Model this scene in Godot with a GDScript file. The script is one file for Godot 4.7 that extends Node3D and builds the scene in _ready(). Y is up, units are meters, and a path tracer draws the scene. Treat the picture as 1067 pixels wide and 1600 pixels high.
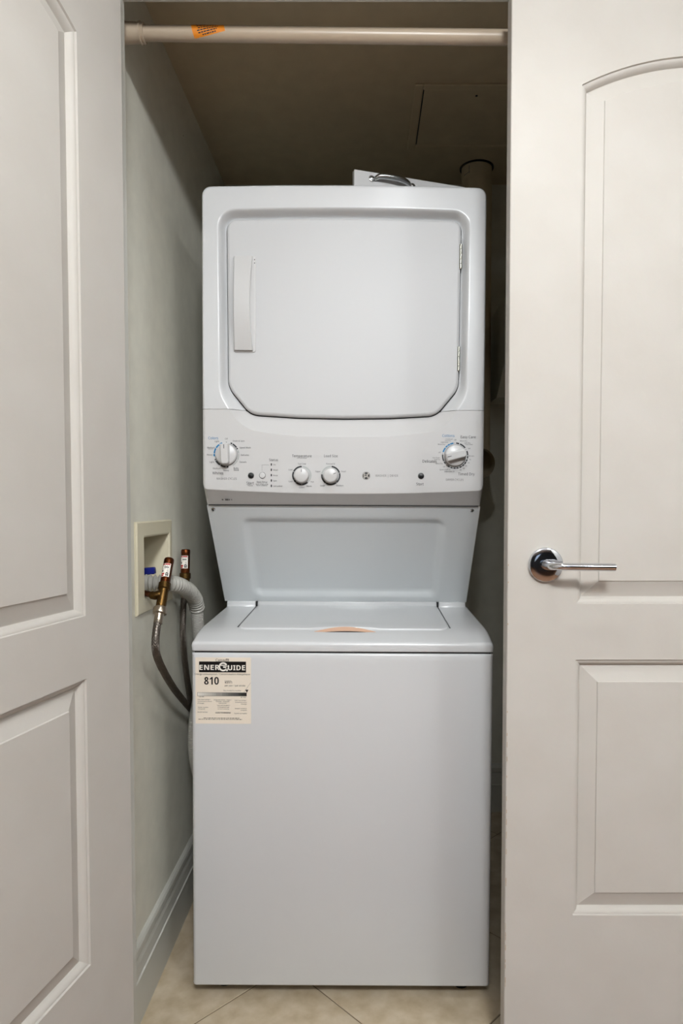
extends Node3D

# A stacked washer and dryer in a hallway closet. Metres, y up; D is the distance in front of the lens (z = -D).

var grp := 1
var M := {}
var used := {}


func _ready() -> void:
	set_view()
	set_light()
	make_materials()
	build_shell()
	build_floor()
	build_doors()
	build_appliance()
	build_closet_fittings()
	build_plumbing()
	build_small_things()


# ---------------------------------------------------------------- camera, sky, light

func set_view() -> void:
	var cam := Camera3D.new()
	cam.name = "camera"
	cam.projection = Camera3D.PROJECTION_FRUSTUM
	cam.near = 0.05
	cam.far = 40.0
	cam.size = cam.near * 1600.0 / 1030.0
	cam.frustum_offset = Vector2(-36.5, 25.1) / 1030.0 * cam.near
	cam.position = Vector3(0, 1.133, 0)
	cam.rotation.x = -0.036
	add_child(cam)
	cam.current = true


func set_light() -> void:
	var we := WorldEnvironment.new()
	we.name = "environment"
	var e := Environment.new()
	e.background_mode = Environment.BG_SKY
	var sky := Sky.new()
	var pm := ProceduralSkyMaterial.new()
	pm.sky_top_color = Color(0.45, 0.6, 0.85)
	pm.sky_horizon_color = Color(0.75, 0.82, 0.9)
	pm.ground_bottom_color = Color(0.3, 0.29, 0.27)
	pm.ground_horizon_color = Color(0.6, 0.62, 0.62)
	sky.sky_material = pm
	e.sky = sky
	e.tonemap_mode = Environment.TONE_MAPPER_LINEAR
	e.tonemap_exposure = 1.06
	e.sdfgi_enabled = true
	e.ssao_enabled = true
	e.ssil_enabled = true
	we.environment = e
	add_child(we)
	ceiling_lamp(Vector3(0.13, 2.44, -0.63), 0.42, true, "round flush ceiling lamp just in front of the closet doors")
	ceiling_lamp(Vector3(0.2, 2.44, 0.8), 4.55, false, "round flush ceiling lamp over the middle of the hallway")
	ceiling_lamp(Vector3(1.35, 2.44, 1.0), 1.1, false, "unseen lamp added at the right side of the hallway to brighten the left door")  # unseen extra lamp, added to brighten the left door


func ceiling_lamp(at: Vector3, energy: float, beam: bool, label: String) -> void:
	var t := thing("ceiling_lamp", label, "lamp", at, "round hallway ceiling lamps")
	var st := S()
	lathe(st, [Vector2(0.062, 0), Vector2(0.07, -0.004), Vector2(0.068, -0.009), Vector2(0.06, -0.011), Vector2(0.055, -0.008)], Transform3D(), 32)
	obj("trim_ring", st, paint(Color(0.9, 0.9, 0.88), 0.4), t)
	st = S()
	lathe(st, [Vector2(0.0001, -0.0085), Vector2(0.056, -0.0085)], Transform3D(), 32)
	var m := paint(Color(1, 1, 1), 0.5)
	m.emission_enabled = true
	m.emission = Color(0.98, 0.99, 1.0)
	m.emission_energy_multiplier = 4.0
	obj("diffuser", st, m, t)
	var l: Light3D
	if beam:
		var sp := SpotLight3D.new()
		sp.spot_angle = 68.0
		sp.spot_angle_attenuation = 0.6
		sp.spot_range = 12.0
		sp.spot_attenuation = 2.0
		sp.rotation.x = -PI / 2
		l = sp
	else:
		var om := OmniLight3D.new()
		om.omni_range = 12.0
		om.omni_attenuation = 2.0
		l = om
	l.name = "lamp_light"
	l.light_color = Color(0.975, 0.99, 1.0)
	l.light_energy = energy
	l.light_size = 0.05 if beam else 0.16
	l.shadow_enabled = true
	l.position = Vector3(0, -0.07, 0)
	t.add_child(l)


# ---------------------------------------------------------------- materials

func paint(c: Color, rough: float, metal := 0.0) -> StandardMaterial3D:
	var m := StandardMaterial3D.new()
	m.albedo_color = c
	m.roughness = rough
	m.metallic = metal
	return m


func noise(sd: int, freq: float, octaves: int, lo: Color, hi: Color, normal := false, bump := 1.0) -> NoiseTexture2D:
	var n := FastNoiseLite.new()
	n.seed = sd
	n.noise_type = FastNoiseLite.TYPE_SIMPLEX_SMOOTH
	n.frequency = freq
	n.fractal_octaves = octaves
	var t := NoiseTexture2D.new()
	t.width = 512
	t.height = 512
	t.seamless = true
	t.noise = n
	if normal:
		t.as_normal_map = true
		t.bump_strength = bump
	else:
		var g := Gradient.new()
		g.set_color(0, lo)
		g.set_color(1, hi)
		t.color_ramp = g
	return t


func tri(m: StandardMaterial3D, scale: float, world := true) -> void:
	m.uv1_triplanar = true
	m.uv1_world_triplanar = world
	m.uv1_scale = Vector3.ONE * scale


func make_materials() -> void:
	# painted walls: roller stipple
	var stipple := noise(3, 0.06, 3, Color.BLACK, Color.WHITE, true, 2.0)
	var wall := paint(Color(0.885, 0.875, 0.82), 0.55)
	wall.albedo_texture = noise(5, 0.008, 3, Color(0.96, 0.96, 0.96), Color(1, 1, 1))
	wall.normal_enabled = true
	wall.normal_texture = stipple
	wall.normal_scale = 0.12
	tri(wall, 3.0)
	M.wall = wall
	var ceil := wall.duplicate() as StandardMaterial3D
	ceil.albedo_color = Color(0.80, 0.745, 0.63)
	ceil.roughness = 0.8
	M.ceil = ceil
	M.hall = paint(Color(0.68, 0.675, 0.66), 0.6)
	M.hall_ceiling = paint(Color(0.93, 0.93, 0.925), 0.8)
	M.far = paint(Color(0.2, 0.2, 0.21), 0.7)  # dark walls of the added room, for black reflections in the door rose
	# satin door paint
	var door := paint(Color(0.745, 0.726, 0.697), 0.6)
	door.albedo_texture = noise(11, 0.006, 4, Color(0.975, 0.97, 0.965), Color(1, 1, 1))
	door.normal_enabled = true
	door.normal_texture = stipple
	door.normal_scale = 0.05
	tri(door, 2.0)
	door.metallic_specular = 0.4
	M.door = door
	M.trim = paint(Color(0.76, 0.755, 0.72), 0.42)
	# enamel
	var en := paint(Color(0.815, 0.818, 0.82), 0.24)
	en.metallic_specular = 0.5
	M.enamel = en
	M.door_enamel = paint(Color(0.77, 0.77, 0.77), 0.5)
	M.plastic = paint(Color(0.79, 0.785, 0.78), 0.32)
	M.panel = paint(Color(0.83, 0.845, 0.85), 0.16)
	M.dark = paint(Color(0.05, 0.05, 0.055), 0.5)
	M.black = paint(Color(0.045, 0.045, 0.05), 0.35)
	M.ink = paint(Color(0.16, 0.16, 0.17), 0.6)
	M.grey_ink = paint(Color(0.42, 0.41, 0.41), 0.6)
	M.pale_ink = paint(Color(0.68, 0.69, 0.68), 0.5)
	M.blue_ink = paint(Color(0.0, 0.45, 0.66), 0.5)
	M.white_ink = paint(Color(0.93, 0.91, 0.87), 0.5)
	M.paper = paint(Color(0.9, 0.855, 0.79), 0.6)
	M.peach = paint(Color(0.82, 0.67, 0.57), 0.35)
	M.chrome = paint(Color(0.83, 0.84, 0.86), 0.07, 1.0)
	M.zinc = paint(Color(0.75, 0.76, 0.76), 0.24, 1.0)
	var cop := paint(Color(0.47, 0.27, 0.155), 0.34, 1.0)
	cop.albedo_texture = noise(21, 0.03, 3, Color(0.55, 0.5, 0.48), Color(1, 1, 1))
	tri(cop, 12.0)
	M.hinge = paint(Color(0.66, 0.66, 0.62), 0.36, 0.9)
	M.copper = cop
	var brass := paint(Color(0.42, 0.32, 0.18), 0.4, 1.0)
	brass.albedo_texture = noise(22, 0.04, 3, Color(0.6, 0.58, 0.55), Color(1, 1, 1))
	tri(brass, 14.0)
	M.brass = brass
	M.nickel = paint(Color(0.66, 0.61, 0.55), 0.3, 1.0)
	M.braid = paint(Color(0.47, 0.44, 0.41), 0.38, 1.0)
	M.grey_pvc = paint(Color(0.64, 0.63, 0.6), 0.45)
	M.rubber = paint(Color(0.03, 0.03, 0.03), 0.6)
	M.cream = paint(Color(0.82, 0.79, 0.69), 0.42)
	M.blue_plastic = paint(Color(0.05, 0.1, 0.45), 0.4)
	M.rod = paint(Color(0.685, 0.62, 0.54), 0.35)
	M.orange = paint(Color(0.85, 0.5, 0.06), 0.6)
	M.red_ink = paint(Color(0.72, 0.12, 0.1), 0.6)
	M.wood = paint(Color(0.66, 0.57, 0.47), 0.7)
	# stone tile
	var tile_tex := noise(31, 0.012, 5, Color(0.86, 0.83, 0.78), Color(1, 1, 1))
	var bump := noise(32, 0.05, 4, Color.BLACK, Color.WHITE, true, 1.0)
	M.tiles = []
	for k in 3:
		var tm := paint([Color(0.79, 0.735, 0.645), Color(0.805, 0.75, 0.66), Color(0.78, 0.725, 0.635)][k], 0.36)
		tm.albedo_texture = tile_tex
		tm.normal_enabled = true
		tm.normal_texture = bump
		tm.normal_scale = 0.06
		tri(tm, 2.6)
		tm.uv1_offset = Vector3(0.31, 0.17, 0.53) * k
		M.tiles.append(tm)
	M.boards = paint(Color(0.53, 0.385, 0.28), 0.45)
	M.boards.albedo_texture = noise(41, 0.01, 4, Color(0.8, 0.78, 0.76), Color(1, 1, 1))
	tri(M.boards, 1.5)
	M.grout = paint(Color(0.46, 0.41, 0.34), 0.9)


# ---------------------------------------------------------------- objects and shapes

func numbered(called: String) -> String:
	var n: int = used.get(called, -1) + 1
	used[called] = n
	return called if n == 0 else "%s_%03d" % [called, n]


func thing(called: String, label: String, category: String, at := Vector3.ZERO, group := "") -> Node3D:
	var o := Node3D.new()
	o.name = numbered(called)
	add_child(o)
	o.position = at
	o.set_meta("label", label)
	o.set_meta("category", category)
	if group:
		o.set_meta("group", group)
	return o


func obj(called: String, st: SurfaceTool, m: Material, parent: Node = self) -> MeshInstance3D:
	st.generate_normals()
	var o := MeshInstance3D.new()
	o.name = called
	o.mesh = st.commit()
	o.material_override = m
	o.cast_shadow = GeometryInstance3D.SHADOW_CASTING_SETTING_ON
	parent.add_child(o, true)
	if called.contains("print"):   # lettering too small to pick apart
		o.set_meta("kind", "stuff")
	return o


func struct(called: String, st: SurfaceTool, m: Material, label: String, category: String) -> MeshInstance3D:
	var o := obj(called, st, m)
	o.set_meta("kind", "structure")
	o.set_meta("label", label)
	o.set_meta("category", category)
	return o


func S() -> SurfaceTool:
	var st := SurfaceTool.new()
	st.begin(Mesh.PRIMITIVE_TRIANGLES)
	return st


func smooth_next(st: SurfaceTool) -> void:
	grp += 1
	st.set_smooth_group(grp)


func flat_next(st: SurfaceTool) -> void:
	st.set_smooth_group(-1)


func tri3(st: SurfaceTool, a: Vector3, b: Vector3, c: Vector3) -> void:
	st.add_vertex(a)
	st.add_vertex(c)
	st.add_vertex(b)


func quad(st: SurfaceTool, a: Vector3, b: Vector3, c: Vector3, d: Vector3) -> void:   # counter-clockwise seen from the front
	tri3(st, a, b, c)
	tri3(st, a, c, d)


func grid(st: SurfaceTool, rows: Array, smoothed := true) -> void:
	if smoothed:
		smooth_next(st)
	else:
		flat_next(st)
	for i in rows.size() - 1:
		var p: PackedVector3Array = rows[i]
		var q: PackedVector3Array = rows[i + 1]
		for j in p.size() - 1:
			quad(st, p[j], p[j + 1], q[j + 1], q[j])


func box(st: SurfaceTool, a: Vector3, b: Vector3, bev := 0.0, xf := Transform3D()) -> void:
	flat_next(st)
	var lo := Vector3(minf(a.x, b.x), minf(a.y, b.y), minf(a.z, b.z))
	var hi := Vector3(maxf(a.x, b.x), maxf(a.y, b.y), maxf(a.z, b.z))
	var c := (lo + hi) / 2.0
	var h := (hi - lo) / 2.0
	var v := func(s: Vector3, axis: int) -> Vector3:
		var k := h - Vector3.ONE * bev
		k[axis] = h[axis]
		return xf * (c + s * k)
	for ax in 3:
		var u := (ax + 1) % 3
		var w := (ax + 2) % 3
		for s: float in [-1.0, 1.0]:
			var ring: Array[Vector3] = []
			for q in [Vector2(-1, -1), Vector2(1, -1), Vector2(1, 1), Vector2(-1, 1)]:
				var sg := Vector3.ZERO
				sg[ax] = s
				sg[u] = q.x
				sg[w] = q.y
				ring.append(v.call(sg, ax))
			if s > 0:
				quad(st, ring[0], ring[1], ring[2], ring[3])
			else:
				quad(st, ring[3], ring[2], ring[1], ring[0])
	if bev <= 0.0:
		return
	for ax in 3:   # the twelve edges run along ax
		var u := (ax + 1) % 3
		var w := (ax + 2) % 3
		for q in [Vector2(-1, -1), Vector2(1, -1), Vector2(1, 1), Vector2(-1, 1)]:
			var s0 := Vector3.ZERO
			s0[ax] = -1
			s0[u] = q.x
			s0[w] = q.y
			var s1 := s0
			s1[ax] = 1
			if q.x * q.y > 0:
				quad(st, v.call(s0, u), v.call(s0, w), v.call(s1, w), v.call(s1, u))
			else:
				quad(st, v.call(s1, u), v.call(s1, w), v.call(s0, w), v.call(s0, u))
	for x in [-1.0, 1.0]:
		for y in [-1.0, 1.0]:
			for z in [-1.0, 1.0]:
				var sg := Vector3(x, y, z)
				if x * y * z > 0:
					tri3(st, v.call(sg, 0), v.call(sg, 1), v.call(sg, 2))
				else:
					tri3(st, v.call(sg, 2), v.call(sg, 1), v.call(sg, 0))


func lathe(st: SurfaceTool, prof: Array, xf: Transform3D, n := 24) -> void:   # prof: (radius, height) round y; sharp corners stay sharp
	var run: Array = [prof[0]]
	for k in range(1, prof.size()):
		run.append(prof[k])
		var stop: bool = k == prof.size() - 1
		if not stop:
			var d0: Vector2 = prof[k] - prof[k - 1]
			var d1: Vector2 = prof[k + 1] - prof[k]
			stop = absf(d0.angle_to(d1)) > 0.7
		if stop:
			var rows: Array = []
			for p in run:
				var row := PackedVector3Array()
				for i in n + 1:
					var a := TAU * (i % n) / n
					row.append(xf * Vector3(cos(a) * p.x, p.y, -sin(a) * p.x))
				rows.append(row)
			grid(st, rows)
			run = [prof[k]]


func spline(pts: Array, per: int) -> PackedVector3Array:
	var out := PackedVector3Array()
	for i in pts.size() - 1:
		var a: Vector3 = pts[maxi(i - 1, 0)]
		var b: Vector3 = pts[i]
		var c: Vector3 = pts[i + 1]
		var d: Vector3 = pts[mini(i + 2, pts.size() - 1)]
		for k in per:
			out.append(b.cubic_interpolate(c, a, d, float(k) / per))
	out.append(pts[-1])
	return out


func tube(st: SurfaceTool, path: PackedVector3Array, radii: PackedFloat32Array, n := 14, caps := true) -> void:
	var rows: Array = []
	var side := Vector3.ZERO
	for i in path.size():
		var t := (path[mini(i + 1, path.size() - 1)] - path[maxi(i - 1, 0)]).normalized()
		if i == 0:
			side = t.cross(Vector3.UP if absf(t.y) < 0.9 else Vector3.RIGHT).normalized()
		side = (side - t * side.dot(t)).normalized()
		var up := side.cross(t)
		var r := radii[mini(i, radii.size() - 1)]
		var row := PackedVector3Array()
		for k in n + 1:
			var a := TAU * (k % n) / n
			row.append(path[i] + (side * cos(a) + up * sin(a)) * r)
		rows.append(row)
	grid(st, rows)
	if caps:
		for e in [0, rows.size() - 1]:
			flat_next(st)
			var row: PackedVector3Array = rows[e]
			for k in n:
				tri3(st, path[e], row[k], row[k + 1])


func round_poly(pts: Array, radii: Array, seg := 6) -> PackedVector2Array:
	var out := PackedVector2Array()
	var n := pts.size()
	for i in n:
		var p: Vector2 = pts[i]
		var r: float = radii[i % radii.size()]
		if r <= 0.0:
			out.append(p)
			continue
		var a: Vector2 = (pts[(i + n - 1) % n] - p).normalized()
		var b: Vector2 = (pts[(i + 1) % n] - p).normalized()
		var half := acos(clampf(a.dot(b), -1, 1)) / 2.0
		var d := r / tan(half)
		var c := p + (a + b).normalized() * r / sin(half)
		var p0 := p + a * d - c
		var sweep := p0.angle_to(p + b * d - c)
		for k in seg + 1:
			out.append(c + p0.rotated(sweep * k / seg))
	return out


func inset(poly: PackedVector2Array, d: float) -> PackedVector2Array:   # towards the inside of a counter-clockwise outline
	var out := PackedVector2Array()
	var n := poly.size()
	for i in n:
		var e0 := (poly[i] - poly[(i + n - 1) % n]).normalized()
		var e1 := (poly[(i + 1) % n] - poly[i]).normalized()
		var n0 := Vector2(-e0.y, e0.x)
		var n1 := Vector2(-e1.y, e1.x)
		var m := (n0 + n1).normalized()
		out.append(poly[i] + m * d / maxf(0.3, m.dot(n0)))
	return out


func lift(poly: PackedVector2Array, z: float, xf := Transform3D()) -> PackedVector3Array:
	var out := PackedVector3Array()
	for p in poly:
		out.append(xf * Vector3(p.x, p.y, z))
	out.append(out[0])
	return out


func fill(st: SurfaceTool, poly: PackedVector2Array, z: float, xf := Transform3D()) -> void:
	flat_next(st)
	var ids := Geometry2D.triangulate_polygon(poly)
	for k in range(0, ids.size(), 3):
		var a := poly[ids[k]]
		var b := poly[ids[k + 1]]
		var c := poly[ids[k + 2]]
		if (b - a).cross(c - a) < 0:
			var s := b
			b = c
			c = s
		tri3(st, xf * Vector3(a.x, a.y, z), xf * Vector3(b.x, b.y, z), xf * Vector3(c.x, c.y, z))


func slab(st: SurfaceTool, poly: PackedVector2Array, z0: float, z1: float, r := 0.0, xf := Transform3D()) -> void:   # counter-clockwise outline, face towards +z with a rounded rim
	var rings: Array = [lift(poly, z0, xf)]
	if r > 0.0:
		for k in 5:
			var a := PI / 2 * k / 4.0
			rings.append(lift(inset(poly, r * (1 - cos(a))), z1 - r * (1 - sin(a)), xf))
		grid(st, rings)
		fill(st, inset(poly, r), z1, xf)
	else:
		rings.append(lift(poly, z1, xf))
		grid(st, rings, false)
		fill(st, poly, z1, xf)


func rect(x0: float, y0: float, x1: float, y1: float) -> Array:
	return [Vector2(x0, y0), Vector2(x1, y0), Vector2(x1, y1), Vector2(x0, y1)]


func arc_band(st: SurfaceTool, c: Vector2, r0: float, r1: float, a0: float, a1: float, z: float) -> void:   # degrees clockwise from the top
	flat_next(st)
	var n := maxi(2, int(absf(a1 - a0) / 6))
	for k in n:
		var u := deg_to_rad(lerpf(a0, a1, float(k) / n))
		var v := deg_to_rad(lerpf(a0, a1, float(k + 1) / n))
		var p := Vector2(sin(u), cos(u))
		var q := Vector2(sin(v), cos(v))
		var f := func(w: Vector2, r: float) -> Vector3: return Vector3(c.x + w.x * r, c.y + w.y * r, z)
		quad(st, f.call(p, r0), f.call(q, r0), f.call(q, r1), f.call(p, r1))


func bar(st: SurfaceTool, x0: float, y0: float, x1: float, y1: float, z: float) -> void:
	flat_next(st)
	quad(st, Vector3(x0, y0, z), Vector3(x1, y0, z), Vector3(x1, y1, z), Vector3(x0, y1, z))


func write(st: SurfaceTool, what: String, x: float, y: float, cap: float, z: float, align := 0, face := "Droid Sans", bold := false, wide := 1.0, xf := Transform3D()) -> void:
	var t := TextMesh.new()
	var f := SystemFont.new()
	f.font_names = PackedStringArray([face])
	if bold:
		f.font_weight = 700
	t.font = f
	t.font_size = 32
	t.pixel_size = cap / (32 * 0.714)
	t.depth = 0.0
	t.curve_step = 2.0
	t.text = what
	t.horizontal_alignment = HORIZONTAL_ALIGNMENT_CENTER
	var box_ := t.get_aabb()
	var dx := x - (box_.position.x + box_.size.x / 2) * wide
	if align < 0:
		dx = x - box_.position.x * wide
	elif align > 0:
		dx = x - (box_.position.x + box_.size.x) * wide
	var place := xf * Transform3D(Basis(Vector3(wide, 0, 0), Vector3.UP, Vector3.BACK), Vector3(dx, y - cap * 0.5 - _base(t, cap), z))
	st.set_smooth_group(-1)
	for s in t.get_surface_count():
		var arr := t.surface_get_arrays(s)
		var vs: PackedVector3Array = arr[Mesh.ARRAY_VERTEX]
		var ids: PackedInt32Array = arr[Mesh.ARRAY_INDEX] if arr[Mesh.ARRAY_INDEX] != null else PackedInt32Array(range(vs.size()))
		for i in ids:
			st.add_vertex(place * vs[i])


func _base(t: TextMesh, _cap: float) -> float:   # the height of the baseline over the mesh's origin
	var f := t.font
	var asc := f.get_ascent(t.font_size) * t.pixel_size
	var dsc := f.get_descent(t.font_size) * t.pixel_size
	return -(asc - dsc) / 2.0


# ---------------------------------------------------------------- shell

func build_shell() -> void:
	var st := S()
	# closet left wall, pieced round the opening of the outlet box
	for b in [[-0.02, 0.91, 1.30, 2.52], [1.07, 2.4, 1.30, 2.52], [0.91, 1.07, 1.30, 1.475], [0.91, 1.07, 1.69, 2.52]]:
		box(st, Vector3(-0.625, b[0], -b[2]), Vector3(-0.505, b[1], -b[3]))
	struct("wall_left", st, M.wall, "pale grey-green closet wall left of the washer and dryer", "wall")
	st = S()
	box(st, Vector3(-0.505, -0.02, -2.42), Vector3(1.15, 2.4, -2.52))
	struct("wall_back", st, M.wall, "shaded closet wall behind the washer and dryer", "wall")
	st = S()
	box(st, Vector3(1.03, -0.02, -1.30), Vector3(1.15, 2.4, -2.42))
	struct("wall_right", st, M.wall, "closet wall hidden behind the closed right door", "wall")
	st = S()
	box(st, Vector3(-0.505, 2.285, -1.30), Vector3(1.03, 2.40, -2.42))
	struct("ceiling", st, M.ceil, "dark shaded closet ceiling with a square hatch in it", "ceiling")
	# partition with the door opening
	st = S()
	box(st, Vector3(-1.4, -0.02, -1.25), Vector3(-0.479, 2.44, -1.297))
	box(st, Vector3(1.02, -0.02, -1.25), Vector3(1.8, 2.44, -1.297))
	box(st, Vector3(-0.479, 2.105, -1.25), Vector3(1.02, 2.44, -1.297))
	struct("wall_front", st, M.hall, "hallway wall that the closet opening is cut in", "wall")
	st = S()
	box(st, Vector3(-0.48, -0.01, -1.246), Vector3(-0.4605, 2.106, -1.2975), 0.0012)
	struct("trim_1", st, M.trim, "narrow door jamb strip between the open left door and the closet wall", "door jamb")
	st = S()
	box(st, Vector3(-0.463, 2.0935, -1.247), Vector3(1.002, 2.106, -1.2975), 0.0012)
	struct("trim_2", st, M.trim, "head jamb board across the top of the closet opening", "door jamb")
	st = S()
	box(st, Vector3(1.0, -0.01, -1.247), Vector3(1.021, 2.106, -1.2975), 0.0012)
	struct("trim_3", st, M.trim, "door jamb hidden at the hinge side of the closed door", "door jamb")
	# hallway behind the camera, opening on an added room kept dark for reflections
	st = S()
	box(st, Vector3(-1.5, -0.02, 6.0), Vector3(-1.4, 2.5, -1.297))
	struct("wall_hall_left", st, M.hall, "left wall of the hallway behind the camera", "wall")
	st = S()
	box(st, Vector3(1.8, -0.02, 1.7), Vector3(1.9, 2.5, -1.297))
	struct("wall_hall_right", st, M.hall, "right wall of the hallway behind the camera", "wall")
	st = S()
	box(st, Vector3(1.9, -0.02, 1.6), Vector3(5.0, 2.5, 1.7))
	box(st, Vector3(5.0, -0.02, 1.6), Vector3(5.1, 2.5, 6.0))
	struct("wall_room_right", st, M.far, "unseen wall added beyond the hallway, dark for the handle reflection", "wall")
	st = S()
	for b in [[-1.5, 0.5, -0.02, 2.5], [1.6, 5.1, -0.02, 2.5], [0.5, 1.6, -0.02, 0.9], [0.5, 1.6, 2.1, 2.5]]:
		box(st, Vector3(b[0], b[2], 6.0), Vector3(b[1], b[3], 6.1))
	struct("wall_room_back", st, M.far, "unseen far wall of the added dark room with a window in it", "wall")
	st = S()
	for b in [[0.5, 0.55, 0.9, 2.1], [1.55, 1.6, 0.9, 2.1], [1.03, 1.07, 0.95, 2.05], [0.55, 1.55, 0.9, 0.95], [0.55, 1.55, 2.05, 2.1]]:
		box(st, Vector3(b[0], b[2], 6.02), Vector3(b[1], b[3], 6.08), 0.004)
	var win := struct("window_1", st, M.trim, "white framed window at the far end of the room", "window")
	st = S()
	box(st, Vector3(0.55, 0.95, 6.045), Vector3(1.55, 2.05, 6.051))
	var glass := paint(Color(1, 1, 1, 0.06), 0.02)
	glass.transparency = BaseMaterial3D.TRANSPARENCY_ALPHA
	obj("pane", st, glass, win)
	st = S()
	box(st, Vector3(-1.5, 2.44, 6.1), Vector3(5.1, 2.5, -1.297))
	struct("ceiling_hall", st, M.hall_ceiling, "white hallway ceiling with two round lamps and an added third", "ceiling")
	# baseboards of the closet
	var prof: Array = [Vector2(0, -0.01), Vector2(0.011, -0.01), Vector2(0.011, 0.0895), Vector2(0.0128, 0.0905), Vector2(0.0128, 0.0935), Vector2(0.0095, 0.095), Vector2(0.0095, 0.102), Vector2(0.0085, 0.122), Vector2(0.0055, 0.137), Vector2(0.0055, 0.1405), Vector2(0.0092, 0.1415), Vector2(0.0092, 0.157), Vector2(0.0065, 0.1635), Vector2(0.001, 0.1695), Vector2(0, 0.1695)]
	_skirt("baseboard_left", prof, Vector3(-0.505, 0, -1.30), Vector3(-0.505, 0, -2.42), Vector3.RIGHT, "moulded baseboard along the left closet wall")
	_skirt("baseboard_back", prof, Vector3(-0.505, 0, -2.42), Vector3(1.03, 0, -2.42), Vector3.BACK, "moulded baseboard along the back closet wall")
	_skirt("baseboard_right", prof, Vector3(1.03, 0, -2.42), Vector3(1.03, 0, -1.30), Vector3.LEFT, "moulded baseboard along the hidden right closet wall")


func _skirt(called: String, prof: Array, a: Vector3, b: Vector3, out: Vector3, label: String) -> void:
	var st := S()
	for k in prof.size() - 1:
		var p: Vector2 = prof[k]
		var q: Vector2 = prof[k + 1]
		flat_next(st)
		quad(st, a + out * p.x + Vector3.UP * p.y, b + out * p.x + Vector3.UP * p.y, b + out * q.x + Vector3.UP * q.y, a + out * q.x + Vector3.UP * q.y)
	struct(called, st, M.trim, label, "baseboard")


func build_floor() -> void:
	var st := S()
	box(st, Vector3(-1.5, -0.1, 6.1), Vector3(5.1, -0.0115, -2.52))
	var fl := struct("floor", st, M.grout, "beige stone tile floor laid diagonally", "floor")
	# the hallway in front of the doors: added brown boards up to a threshold under the doors
	st = S()
	for r in 31:
		var x := -1.5 + 0.2 * r
		var z := -1.252
		var k2 := r % 3
		while z < 6.0:
			var z2 := minf(z + 1.3 - 0.4 * k2, 6.05)
			box(st, Vector3(x + 0.001, -0.012, z), Vector3(x + 0.199, -0.0098, z2 - 0.002), 0.0008)
			z = z2
			k2 = 0
	var hf := struct("floor_hall", st, M.boards, "unseen brown board floor added in front of the closet to dim bounced light", "floor")  # unseen boards, put in brown to darken light bounced onto the doors
	hf.set_meta("kind", "structure")
	st = S()
	box(st, Vector3(-0.505, -0.012, -1.2525), Vector3(1.03, -0.007, -1.2615), 0.001)
	struct("trim_4", st, M.boards, "thin floor threshold strip under the closet doors", "threshold")
	var room := PackedVector2Array([Vector2(1.03, 1.262), Vector2(1.03, 2.42), Vector2(-0.505, 2.42), Vector2(-0.505, 1.262)])
	var s := 0.6522   # diagonal of an 18 inch tile
	var k := 0
	for i in range(-3, 5):
		for j in range(-3, 5):
			var p := 1.405 + s * (i + 0.5)      # x + D at the centre
			var m := -1.787 + s * (j + 0.5)     # x - D
			var c := Vector2((p + m) / 2, (p - m) / 2)
			var h := s / 2 - 0.0022
			var dia := PackedVector2Array([c + Vector2(-h, 0), c + Vector2(0, -h), c + Vector2(h, 0), c + Vector2(0, h)])
			for piece in Geometry2D.intersect_polygons(dia, room):
				if piece.size() < 3:
					continue
				var poly: PackedVector2Array = piece
				if Geometry2D.is_polygon_clockwise(poly):
					poly.reverse()
				if Vector2(poly[0]).distance_to(poly[1]) < 0.004:
					continue
				var t := S()
				var xf := Transform3D(Basis(Vector3.RIGHT, Vector3.FORWARD, Vector3.UP), Vector3.ZERO)
				var top := poly
				grid(t, [lift(poly, -0.0125, xf), lift(poly, -0.0108, xf), lift(inset(top, 0.0008), -0.01, xf)], false)
				fill(t, inset(top, 0.0008), -0.01, xf)
				obj("floor_tile", t, M.tiles[(i * 7 + j * 5 + 300) % 3], fl)
				k += 1


# ---------------------------------------------------------------- doors

const LEAF_W := 0.715
const LEAF_H := 2.082
const LEAF_T := 0.035


func _panel_outline(x0: float, x1: float, y0: float, y1: float, rise: float, d := 0.0) -> PackedVector2Array:   # d: moved in by that much all round
	var out := PackedVector2Array([Vector2(x0 + d, y0 + d), Vector2(x1 - d, y0 + d)])
	if rise > 0.0:
		var half := (x1 - x0) / 2
		var r := (half * half + rise * rise) / (2 * rise)
		var c := Vector2((x0 + x1) / 2, y1 + rise - r)
		var a := asin((half - d) / (r - d))
		for k in 25:
			var w := a - 2 * a * k / 24.0
			out.append(c + Vector2(sin(w), cos(w)) * (r - d))
	else:
		out.append(Vector2(x1 - d, y1 - d))
		out.append(Vector2(x0 + d, y1 - d))
	return out


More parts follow.
